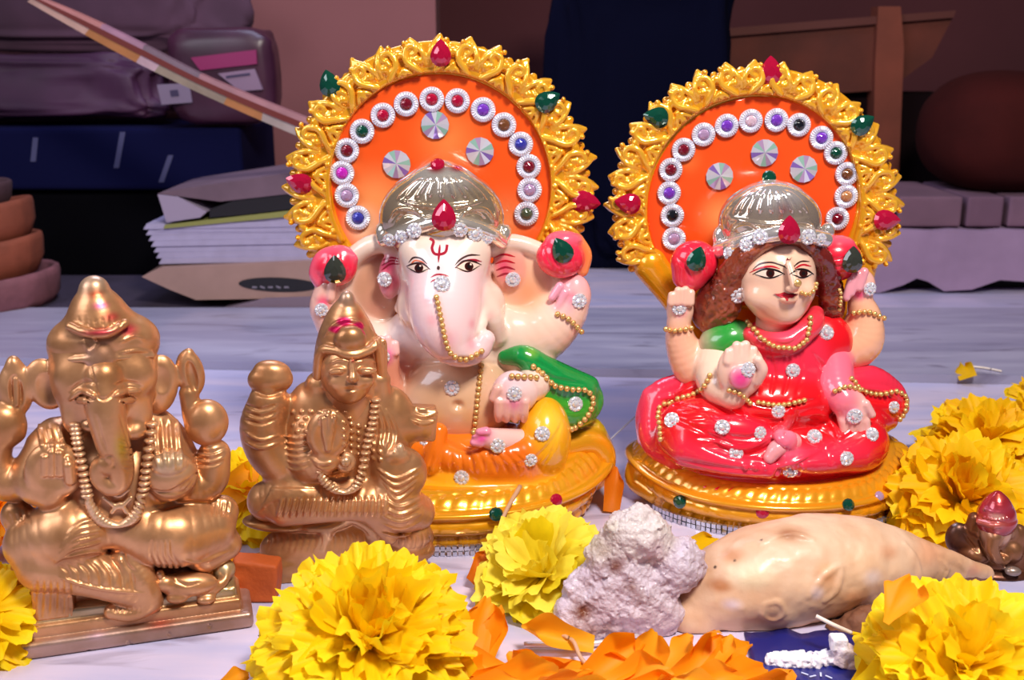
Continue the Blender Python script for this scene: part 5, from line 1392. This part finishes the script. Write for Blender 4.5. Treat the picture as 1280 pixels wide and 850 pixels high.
    # fallen orange petals
    G = 'fallen orange petals at the front'
    rnd = random.Random(12)
    spec = [((585, 838, 1), (612, 742, 22), 9), ((600, 842, 1), (622, 760, 16), 7), ((742, 806, 3), (648, 790, 9), 7), ((586, 856, 2), (735, 828, 9), 9), ((590, 862, 3), (700, 846, 10), 8), ((640, 868, 2), (745, 842, 9), 8),
            ((722, 862, 2), (806, 806, 13), 10), ((752, 864, 4), (840, 834, 12), 9), ((806, 856, 1), (822, 792, 14), 8), ((846, 850, 2), (888, 786, 13), 9), ((836, 838, 2), (868, 796, 11), 7), ((884, 846, 2), (912, 792, 12), 7), ((872, 850, 3), (950, 786, 13), 6), ((898, 862, 3), (962, 826, 11), 9),
            ((850, 866, 3), (930, 842, 10), 9), ((925, 866, 2), (985, 832, 8), 7), ((560, 862, 1), (640, 822, 8), 8), ((640, 846, 2), (560, 820, 7), 7), ((690, 858, 2), (640, 812, 8), 7), ((770, 870, 3), (860, 858, 9), 8), ((690, 872, 5), (790, 862, 11), 8), ((560, 872, 3), (660, 866, 9), 9), ((800, 846, 4), (748, 812, 10), 7), ((905, 872, 3), (842, 846, 12), 8)]
    labs = ['tall orange petal rising between large yellow marigold and lemon marigold', 'shorter orange petal leaning on the tall upright orange petal', 'arched orange petal lying under pale lemon marigold', 'long flat orange petal below the arched orange petal', 'orange petal along the bottom edge near large yellow marigold', 'orange petal along the bottom edge below rock sugar', 'broad orange petal pointing up toward foot of rock sugar', 'orange petal crossing in front of the broad orange petal', 'orange petal standing under gap between rock sugar and pastry', 'orange petal standing against pastry left end', 'small orange petal wedged between two standing petals below pastry', 'slim orange petal under the pastry belly', 'thin curled orange petal reaching to blue packet edge', 'orange petal lying over the near corner of blue packet', 'low orange petal beneath the thin curled petal', 'orange petal at bottom edge beside blue packet', 'orange petal touching the large yellow marigold lower rim', 'short orange petal pointing to large yellow marigold', 'orange petal in mid pile below lemon marigold', 'orange petal at very bottom below standing petals', 'frontmost orange petal under the broad petal', 'lowest orange petal nearest large yellow marigold', 'short orange petal leaning back toward rock sugar', 'orange petal leaning back toward pastry tip at pile centre']
    for i, (b, t_, w_) in enumerate(spec):
        loose(labs[i], b, t_, w_ * .85, ('petal_orange', 'petal_orange', 'petal_amber')[i % 3], 40 + i, G, curl=rnd.uniform(-.15, .4), fold=rnd.uniform(.15, .5), roll=rnd.uniform(-.6, .6), basew=.35, ruf=.05)
    loose('dark orange petal tucked against pale lemon marigold', (588, 727, 4), (620, 690, 16), 6, 'petal_dark', 80, basew=.25)
    loose('single orange petal standing upright between two painted statues', (764, 640, 1), (771, 582, 22), 5, 'petal_dark', 81, fold=.4, ruf=.02, basew=.5)
    loose('orange petal lying under the goddess statue pedestal edge', (846, 690, 1), (906, 672, 3), 6, 'petal_deep', 82, basew=.4)
    loose('orange petal with stalk resting on marigold before fried pastry', (1107, 780, 34), (1140, 720, 44), 8, 'petal_orange', 83, basew=.08, ruf=.12)
    loose('orange petal near white oval sweet at front', (1075, 862, 1), (1118, 822, 9), 9, 'petal_deep', 84, basew=.3)
    loose('long orange petal leaning beside lifted arm of brass goddess', (268, 628, 22), (346, 572, 36), 8, 'petal_amber', 85, basew=.5)
    loose('orange petal lying near the terracotta piece', (300, 706, 14), (270, 694, 16), 4, 'petal_orange', 86)
    loose('orange petal scrap lying before large yellow marigold', (268, 858, 1), (312, 846, 4), 5, 'petal_orange', 87)
    loose('tiny orange flower petal scrap lying on the rear slab', (1210, 472, 6), (1202, 450, 12), 6, 'petal_deep', 88, ruf=.15, basew=.6)
    M['leaf'] = simple('dark_green_leaf', C('1e4a30'), .35, coat=.2)
    loose('small dark green leaf under the large yellow marigold', (392, 806, 10), (318, 794, 12), 5, 'leaf', 89, name='green_leaf', cat='leaf', ruf=.02, basew=.7, fold=.3)
    M['straw'] = simple('pale_stalk', C('e8dcd0'), .4); M['straw2'] = simple('tan_stalk', C('c8a080'), .5)
    strand('white_stalk', 'white floret stalk lying against front of fried pastry', 'stalk', [(1020, 770, 16), (1042, 781, 14), (1064, 791, 10)], .8, M['straw']); strand('yellow_stalk', 'curved yellow stalk hanging beside fried pastry', 'stalk', [(1064, 791, 10), (1085, 796, 8), (1102, 806, 5), (1104, 830, 2)], .7, M['petal_deep'])
    strand('dried_stalk', 'thin dried stalk leaning on the elephant statue pedestal', 'stalk', [(650, 608, 26), (632, 640, 22), (622, 668, 18), (614, 698, 12)], .9, M['straw2'], taper=(1.2, .7))
    strand('silver_thread', 'silver thread sticking out between two painted statues', 'thread', [(756, 556, 16), (775, 538, 20), (796, 519, 24)], .5, simple('silver_thread', (.8, .8, .9), .25, .6))
    strand('silver_straw', 'silvery straw under the rock sugar lump', 'straw', [(655, 806, 2), (720, 806, 2), (770, 800, 2), (815, 788, 2)], 1.2, simple('silver_straw', (.75, .75, .8), .3, .5))
    strand('white_floret_stalk', 'pale stalk beside tiny orange petal scrap on rear slab', 'stalk', [(1214, 458, 7), (1232, 460, 7), (1252, 464, 7)], .7, M['straw'])
    strand('tan_straw', 'bent tan stalk among orange petals before rock sugar', 'straw', [(690, 790, 6), (715, 800, 6), (726, 822, 5), (745, 842, 5)], .8, M['straw2'])

def trim_band(root, fr, cx, A, B, f0, f1, rows=2):
    c0 = fr.pt(cx, 600, 0); bm = bmesh.new(); rnd = random.Random(2)
    n = int((f1 - f0) * A / 2.6)
    for i in range(n):
        f = f0 + (f1 - f0) * (i + .5) / n
        for k in range(rows):
            p = Vector((c0[0] + A * math.sin(f), fr.O[1] - B * math.cos(f), 1.2 + 2.4 * k)) 
            bmesh.ops.create_cube(bm, size=2.0, matrix=Matrix.Translation(p) @ Matrix.Rotation(f + rnd.uniform(-.2, .2), 4, 'Z') @ Matrix.Rotation(rnd.uniform(-.15, .15), 4, 'X'))
    o = from_bm('stone_trim', bm, M['trim'], root); o['kind'] = 'stuff'; o['label'] = 'silver stone trim'
# ------------------------------------------------------------------ slab, shelf, walls, background things
def boxm(bm, lo, hi, bev=0.0, rot=None):
    c = (Vector(lo) + Vector(hi)) / 2; s = Vector(hi) - Vector(lo)
    r = bmesh.ops.create_cube(bm, size=1, matrix=Matrix.Translation(c) @ (rot or Matrix.Identity(4)) @ Matrix.Diagonal((*s, 1)))
    if bev:
        es = list({e for v in r['verts'] for e in v.link_edges})
        bmesh.ops.bevel(bm, geom=es, offset=bev, segments=3, affect='EDGES', profile=.6)

def marble(name, base, vein, dark):
    m, nt, bs = new_mat(name)
    c1, f1 = noise_mix(nt, base, vein, 7, 6, .38, .66, (1.0, 6.0, 1.0), .4)
    c2, f2 = noise_mix(nt, c1, dark, 16, 8, .58, .80, (1.0, 5.0, 1.0), .8)
    nt.links.new(c2, bs.inputs['Base Color'])
    bs.inputs['Roughness'].default_value = .28; bs.inputs['Coat Weight'].default_value = .2
    bump(nt, bs, f2, .12, .0006)
    return m

def setting():
    m_front = marble('worn_marble', C('b8b6da'), C('d6c8de'), C('8c8096'))
    m_rear = marble('grey_marble', C('9694b0'), C('b0aec6'), C('68627a'))
    bm = bmesh.new(); boxm(bm, (-700, 150, -20), (700, 1300, 0))
    o = from_bm('floor', bm, m_front); o['kind'] = 'structure'
    # rear marble ledge, a little higher, with its rough front edge
    bm = bmesh.new()
    a, b = at_z(0, 447, 6), at_z(1280, 470, 6)
    n = 60; top = []; ft = []; fb = []
    for i in range(n + 1):
        t = -0.25 + 1.5 * i / n; p = a + (b - a) * t; w = 1.2 * noise.noise((i * .45, 3, 0))
        fb.append(bm.verts.new((p[0], p[1] + w, 0.05))); ft.append(bm.verts.new((p[0], p[1] + w * .6, 6))); top.append(bm.verts.new((p[0], 905, 6)))
    for i in range(n):
        bm.faces.new((fb[i], fb[i + 1], ft[i + 1], ft[i])); bm.faces.new((ft[i], ft[i + 1], top[i + 1], top[i]))
    o = from_bm('trim_1', bm, m_rear); o['kind'] = 'structure'
    w1 = simple('mauve_plaster', C('8a5656'), .9, var=.08, vscale=5, bmp=.2, bscale=60); w2 = simple('maroon_plaster', C('5a2c30'), .9, var=.15, vscale=4)
    bm = bmesh.new(); p = at_y(546, 100, 1230); boxm(bm, (-1000, 1230, -20), (p[0], 1300, 900)); o = from_bm('wall_left', bm, w1); o['kind'] = 'structure'
    bm = bmesh.new(); boxm(bm, (-1000, 1560, -20), (1400, 1600, 1100)); o = from_bm('wall_back', bm, w2); o['kind'] = 'structure'

def cloth_heap(name, label, cat, px, py, Y, w, h, d, mat, seed, amp=.18, fr_=1.6, sq=.45):
    """a soft bundle: rounded box with folds; px, py = centre, w/h in photo px, d in mm"""
    c = at_y(px, py, Y); u = mmpx(c); bm = bmesh.new()
    bmesh.ops.create_icosphere(bm, subdivisions=5, radius=1)
    for v in bm.verts:
        p = v.co.copy(); q = Vector([math.copysign(abs(t) ** sq, t) for t in p])
        nz = noise.fractal(p * fr_ + Vector((seed, 0, 0)), 1, 2, 4)
        q *= (1 + amp * nz)
        v.co = Vector((c[0] + q.x * w * u / 2, c[1] + q.y * d / 2, max(c[2] + q.z * h * u / 2, .3)))
    base = (c[0], c[1], max(0, c[2] - h * u / 2))
    o = from_bm(name, bm, mat, None, True, origin=base); tag(o, label, cat); return o

def clay_cup(label, px, py, Y, w, h, mat, tilt):
    """shallow handmade clay lamp bowl"""
    c = at_y(px, py, Y); u = mmpx(c); bm = bmesh.new(); n = 40
    prof = ((0, 0), (.62, 0), (.80, .12), (.95, .45), (1.0, .85), (.99, .97), (.95, 1.0), (.90, .95), (.82, .6), (.5, .3), (0, .25))
    rings = []
    for r, z in prof:
        rings.append([bm.verts.new((r * w * u / 2 * math.cos(2 * PI * i / n) * (1 + .02 * math.sin(3 * i)), r * w * u / 2 * math.sin(2 * PI * i / n), z * h * u)) for i in range(n)])
    for a, b in zip(rings, rings[1:]):
        for i in range(n): bm.faces.new((a[i], a[(i + 1) % n], b[(i + 1) % n], b[i]))
    bmesh.ops.remove_doubles(bm, verts=bm.verts, dist=.01)
    bmesh.ops.transform(bm, matrix=Matrix.Translation(c) @ Matrix.Rotation(math.radians(tilt), 4, 'Y'), verts=bm.verts)
    for v in bm.verts: v.co.z = max(v.co.z, .2)
    o = from_bm('clay_bowl', bm, mat, None, True, origin=(c[0], c[1], max(c[2], 0))); tag(o, label, 'bowl', 'clay bowls stacked'); return o

def sheet(name, outline, Y, depth, mat, parent=None, wave=0.0):
    """flat-lying slab of paper: outline in photo px on the plane at depth Y, extruded back by depth mm"""
    bm = bmesh.new(); P = [at_y(x, y, Y) for x, y in outline]
    f = [bm.verts.new(p) for p in P]; b = [bm.verts.new((p[0], p[1] + depth, p[2])) for p in P]; n = len(P)
    bm.faces.new(f); bm.faces.new(b[::-1])
    for i in range(n): bm.faces.new((f[i], b[i], b[(i + 1) % n], f[(i + 1) % n]))
    return from_bm(name, bm, mat, parent, origin=P[0] if parent is None else None)

def background():
    # dark sheet standing in for the shade on the floor behind the ledge
    bm = bmesh.new(); boxm(bm, (-620, 906, .1), (-30, 1056, 3), 1.0)
    o = from_bm('floor_shade_sheet', bm, simple('dark_floor_shade', C('3a3044'), .9, var=.2, vscale=30), origin=(-300, 1000, 0)); tag(o, 'dark purple sheet standing in for floor shade behind the marble ledge', 'cloth')
    # clay bowls
    cm = simple('terracotta', C('8a4630'), .85, var=.25, vscale=40, bmp=.3); cm2 = simple('pinkish_clay', C('825058'), .85, var=.3, vscale=50, bmp=.3)
    Y = 935
    clay_cup('pinkish clay bowl lowest in the stack by the floor shade sheet', -10, 402, Y, 180, 62, cm2, -5)
    clay_cup('brown clay bowl second from bottom of the stack', -14, 354, Y, 150, 54, cm, -8)
    clay_cup('reddish clay bowl with white specks third up the stack', -14, 308, Y, 130, 52, cm, -10)
    clay_cup('dim grey clay bowl on top of the stack', -30, 264, Y, 90, 38, simple('grey_clay', C('4a3038'), .9), 0)
    # black trunk, blue box, purple bundle
    bm = bmesh.new(); p0 = at_y(-120, 345, 1060); p1 = at_y(392, 240, 1060); boxm(bm, (p0[0], 1060, .2), (p1[0], 1200, p1[2]), 6)
    o = from_bm('black_bag', bm, simple('black_cloth', C('050409'), .95, spec=.08), origin=(-300, 1100, 0)); tag(o, 'black bag under the navy blue box', 'bag')
    root = thing('blue_box', 'navy blue box with faint white marks under purple bundle', 'box', (-290, 1080, at_y(100, 238, 1050)[2]))
    bm = bmesh.new(); p0 = at_y(-120, 238, 1050); p1 = at_y(300, 160, 1050); boxm(bm, (p0[0], 1050, p0[2]), (p1[0], 1200, p1[2]), 5); from_bm('box_body', bm, simple('navy_cloth', C('0b0d34'), .9, spec=.1), root)
    wm = simple('faint_mark', C('4a4a70'), .8)
    for x, y0, y1, dx in ((38, 172, 202, 3), (142, 165, 210, 8), (198, 194, 228, 12)):
        bm = bmesh.new(); a, b = at_y(x, y1, 1049.6), at_y(x + dx, y0, 1049.6); v = [bm.verts.new(q) for q in (a, (a[0] + 5, a[1], a[2]), (b[0] + 5, b[1], b[2]), b)]
        f = bm.faces.new(v); r = bmesh.ops.extrude_face_region(bm, geom=[f])
        for q in r['geom']:
            if isinstance(q, bmesh.types.BMVert): q.co.y += .6
        from_bm('white_mark', bm, wm, root)
    cloth_heap('purple_bundle', 'dark purple cloth bundle on the navy blue box', 'bundle', 80, 108, 1112, 270, 76, 80, simple('purple_satin', C('3c1a38'), .62, var=.4, vscale=14), 3, .22)
    cloth_heap('mauve_bundle', 'mauve folded cloth lying on top of the purple bundle', 'bundle', 90, 16, 1150, 420, 80, 60, simple('mauve_cloth', C('4a2e40'), .85, var=.35, vscale=12), 8, .25)
    root = thing('plastic_packet', 'maroon plastic packet with pink strip and white labels', 'packet', at_y(270, 150, 1060))
    bm = bmesh.new(); c = at_y(282, 95, 1066); u = mmpx(c)
    bmesh.ops.create_icosphere(bm, subdivisions=4, radius=1)
    for v in bm.verts:
        p = v.co; q = [math.copysign(abs(t) ** .4, t) for t in p]; nz = 1 + .06 * noise.noise(p * 3)
        v.co = Vector((c[0] + q[0] * 66 * u * nz, c[1] + q[1] * 26, c[2] + q[2] * 58 * u * nz))
    from_bm('pouch', bm, simple('maroon_plastic', C('401e32'), .35, var=.3, vscale=20), root, True)
    def label_plate(name, pts, Y, mat):
        bm = bmesh.new(); P = [at_y(x, y, Y) for x, y in pts]; v = [bm.verts.new(p) for p in P]; f = bm.faces.new(v); r = bmesh.ops.extrude_face_region(bm, geom=[f])
        for q in r['geom']:
            if isinstance(q, bmesh.types.BMVert): q.co.y += 14
        return from_bm(name, bm, mat, root)
    label_plate('pink_strip', [(238, 72), (320, 62), (321, 80), (250, 88)], 1038, simple('pink_print', C('8a2058'), .5))
    label_plate('white_label', [(272, 92), (318, 86), (328, 112), (300, 114)], 1037.5, simple('label_white', C('8a7088'), .6)); label_plate('white_label', [(196, 106), (236, 104), (240, 128), (202, 131)], 1037.5, simple('label_white2', C('807088'), .6))
    label_plate('print_line', [(282, 95), (312, 91), (313, 94), (283, 98)], 1037, simple('label_ink', C('3a3050'), .6)); label_plate('print_line', [(212, 113), (222, 112), (224, 120), (214, 121)], 1037, simple('label_ink2', C('3a3050'), .6))
    # leaning painted board with chipped edge
    root = thing('painted_board', 'long thin painted board with chipped orange and white edge leaning diagonally', 'board', at_y(360, 165, 880))
    cl = catmull([(34, 2), (100, 40), (170, 78), (240, 112), (320, 148), (400, 182)], 61)
    top = catmull([(44, -6), (110, 22), (180, 56), (250, 92), (325, 124), (400, 154)], 61)
    mid = catmull([(40, -2), (106, 33), (176, 69), (246, 104), (322, 138), (400, 170)], 61)
    def strip(name, A, B, i0, i1, mat, y0, y1, dth=10):
        bm = bmesh.new(); vs = []
        for i in range(i0, i1 + 1):
            Yi = 905 - 40 * i / 60
            a, b = at_y(A[i][0], A[i][1], Yi + y0), at_y(B[i][0], B[i][1], Yi + y1)
            vs.append([bm.verts.new(q) for q in (a, b, (b[0], b[1] + dth, b[2]), (a[0], a[1] + dth, a[2]))])
        for s, t in zip(vs, vs[1:]):
            for k in range(4): bm.faces.new((s[k], s[(k + 1) % 4], t[(k + 1) % 4], t[k]))
        bm.faces.new(vs[0][::-1]); bm.faces.new(vs[-1]); from_bm(name, bm, mat, root)
    for i, (i0, i1, h) in enumerate(((0, 15, '9a6058'), (15, 24, '8a6070'), (24, 36, '5e464e'), (36, 60, '8a5a5c'))): strip('board_face', top, mid, i0, i1, simple('board_paint_%s' % h, C(h), .6, var=.2, vscale=50), 6, 0)
    strip('board_groove', [(a + b) / 2 for a, b in zip(mid, top)], mid, 0, 60, simple('board_groove', C('6a2620'), .7), -1, -1, 2)
    for i, (i0, i1, h) in enumerate(((0, 13, 'd0a898'), (13, 24, 'b87a48'), (24, 28, 'c8a8b0'), (28, 42, '9a8a78'), (42, 49, 'b87a48'), (49, 60, 'b0a098'))): strip('board_edge', mid, cl, i0, i1, simple('board_edge_%d_%s' % (i, h), C(h), .6, var=.15, vscale=60), 0, 2)
    # paper stack
    root = thing('paper_pad', 'thick white paper pad with yellow green cover edge', 'pad', at_y(280, 340, 925))
    wp = simple('white_paper', C('a8a0c0'), .8, var=.06, vscale=80)
    for k in range(7):
        x0 = 176 + 3.2 * (7 - k) * (1 if k < 7 else 1.5); y = 330 - k * 7.2
        sheet('page_block', [(x0, y - (x0 - 400) * 0), (400, y - 4), (400, y - 11), (x0 + 4, y - 7)], 920 + (k % 3) * .8, 120, wp, root)
    sheet('cover', [(206, 281), (400, 259), (400, 267), (204, 286)], 918, 125, simple('green_cover', C('8a8a4a'), .6), root)
    sheet('page_block', [(204, 285), (400, 266), (400, 290), (196, 290)], 921, 118, wp, root)
    root = thing('brown_packet', 'tan paper packet with black oval mark under the paper pad', 'packet', at_y(280, 375, 915))
    sheet('paper_wrap', [(177, 346), (200, 335), (400, 326), (400, 372), (245, 375), (212, 362)], 912, 110, simple('tan_paper', C('a08078'), .8, var=.12, vscale=30), root)
    bm = bmesh.new(); P = [at_y(x, y, 911.4) for x, y in oval(348, 356, 50, 9, 28, 2)]; v = [bm.verts.new(p) for p in P]; f = bm.faces.new(v); r = bmesh.ops.extrude_face_region(bm, geom=[f])
    for q in r['geom']:
        if isinstance(q, bmesh.types.BMVert): q.co.y += .5
    from_bm('black_oval', bm, simple('black_print', C('15121c'), .6), root)
    for k in range(5):
        x = 318 + k * 10; bm = bmesh.new(); q = at_y(x, 359, 911); bmesh.ops.create_cube(bm, size=1, matrix=Matrix.Translation(q) @ Matrix.Rotation(.4 * (k % 2), 4, 'Y') @ Matrix.Diagonal((4.0, .4, 1.4, 1))); from_bm('white_print', bm, simple('white_print_%d' % k, C('80788a'), .6), root)
    root = thing('grey_papers', 'crumpled grey mauve papers lying on the paper pad', 'paper', at_y(290, 270, 935))
    gp = simple('grey_paper', C('6a5462'), .8, var=.15, vscale=30)
    sheet('paper_sheet', [(197, 242), (215, 238), (300, 225), (400, 210), (400, 238), (275, 252)], 917, 100, gp, root); sheet('paper_corner', [(197, 243), (222, 246), (258, 265), (250, 272), (208, 278)], 916, 60, simple('pale_paper', C('9a8ca4'), .8), root); sheet('paper_sheet', [(262, 262), (300, 248), (400, 240), (400, 257), (300, 269), (262, 272)], 918.5, 80, simple('black_paper', C('17131c'), .8), root)
    root = thing('loose_sheets', 'loose pale sheets sticking out beneath tan paper packet', 'paper', at_y(330, 392, 905))
    sheet('paper_sheet', [(255, 394), (330, 374), (400, 372), (400, 392), (320, 393)], 906, 90, simple('mauve_paper', C('7a6878'), .8), root)
    # right: stone ledge of two courses
    st = simple('lavender_stone', C('9a80a0'), .9, var=.14, vscale=18, bmp=.4, bscale=80)
    root = thing('stone_block', 'long lavender plastered stone block with chipped lower edge', 'block', at_y(1190, 365, 1000))
    out = [(1060, 290)] + [(1060 + 260 * i / 12, 287 + (i % 3)) for i in range(13)] + [(1330, 340), (1280, 352), (1250, 350), (1215, 362), (1180, 364), (1160, 352), (1146, 348), (1130, 356), (1100, 366), (1060, 366)]
    sheet('block_body', out, 985, 130, st, root)
    bm = bmesh.new(); a = at_y(1040, 366, 1010); b = at_y(1340, 340, 1010); boxm(bm, (a[0], 1010, .2), (b[0], 1110, b[2] + 2)); from_bm('block_core', bm, simple('dark_stone', C('120e16'), .9), root)
    root = thing('brick_course', 'row of worn mauve bricks on the lavender stone block', 'bricks', at_y(1190, 285, 1000))
    xs = [1060, 1120, 1206, 1258, 1330]
    for x0, x1 in zip(xs, xs[1:]):
        bm = bmesh.new(); a = at_y(x0 + 1.2, 284, 992); b = at_y(x1 - 1.2, 246, 992); boxm(bm, (a[0], 992, a[2]), (b[0], 1110, b[2]), 3); o = from_bm('brick', bm, simple('mauve_brick_%d' % x0, C(('7a5a6c', '755668', '6c4e62', '74566a')[xs.index(x0) % 4]), .9, var=.15, vscale=25, bmp=.4, bscale=90), root)
    cloth_heap('dark_bowl', 'dark reddish brown clay pot resting on the mauve bricks', 'pot', 1250, 165, 1060, 190, 150, 150, simple('dark_pot', C('3a100e'), .9, spec=.15, var=.2, vscale=20), 1, .02, 1, .85)
    cloth_heap('navy_cloth', 'navy blue black cloth bundle hanging behind two painted statues', 'cloth', 800, 120, 1150, 220, 430, 140, simple('navy_black', C('04051a'), .95, spec=.08), 5, .2)
    # wooden crate with post
    wd = simple('brown_wood', C('5c2618'), .75, var=.3, vscale=16, bmp=.3)
    root = thing('wooden_crate', 'brown wooden crate with upright post behind goddess statue', 'crate', at_y(1040, 240, 1200))
    sheet('crate_board', [(905, 44), (1060, 30), (1192, 20), (1165, 72), (1110, 112), (1000, 120), (908, 112)], 1210, 90, wd, root)
    sheet('crate_rim', [(900, 36), (1060, 23), (1195, 13), (1192, 22), (1060, 33), (903, 46)], 1204, 100, simple('wood_rim', C('5a2820'), .7), root)
    sheet('crate_post', [(1098, 8), (1126, 8), (1130, 60), (1122, 260), (1090, 260), (1094, 80)], 1200, 24, simple('wood_post', C('7a3a28'), .75, var=.2, vscale=20), root)
    bm = bmesh.new(); a = at_y(880, 330, 1240); b = at_y(1200, 118, 1240); boxm(bm, (a[0], 1225, .2), (b[0], 1330, b[2])); from_bm('crate_body', bm, simple('dark_wood', C('14080c'), .9, spec=.1), root)

setting(); background()
r1, f1, S1 = ganesha(); trim_band(r1, f1, 557, 80, 66.5, -.9, .9)
r2, f2, S2 = lakshmi(); trim_band(r2, f2, 959, 68, 55, -1.1, .9)
brass_ganesha(); brass_lakshmi(); tiny_idol()
offerings()
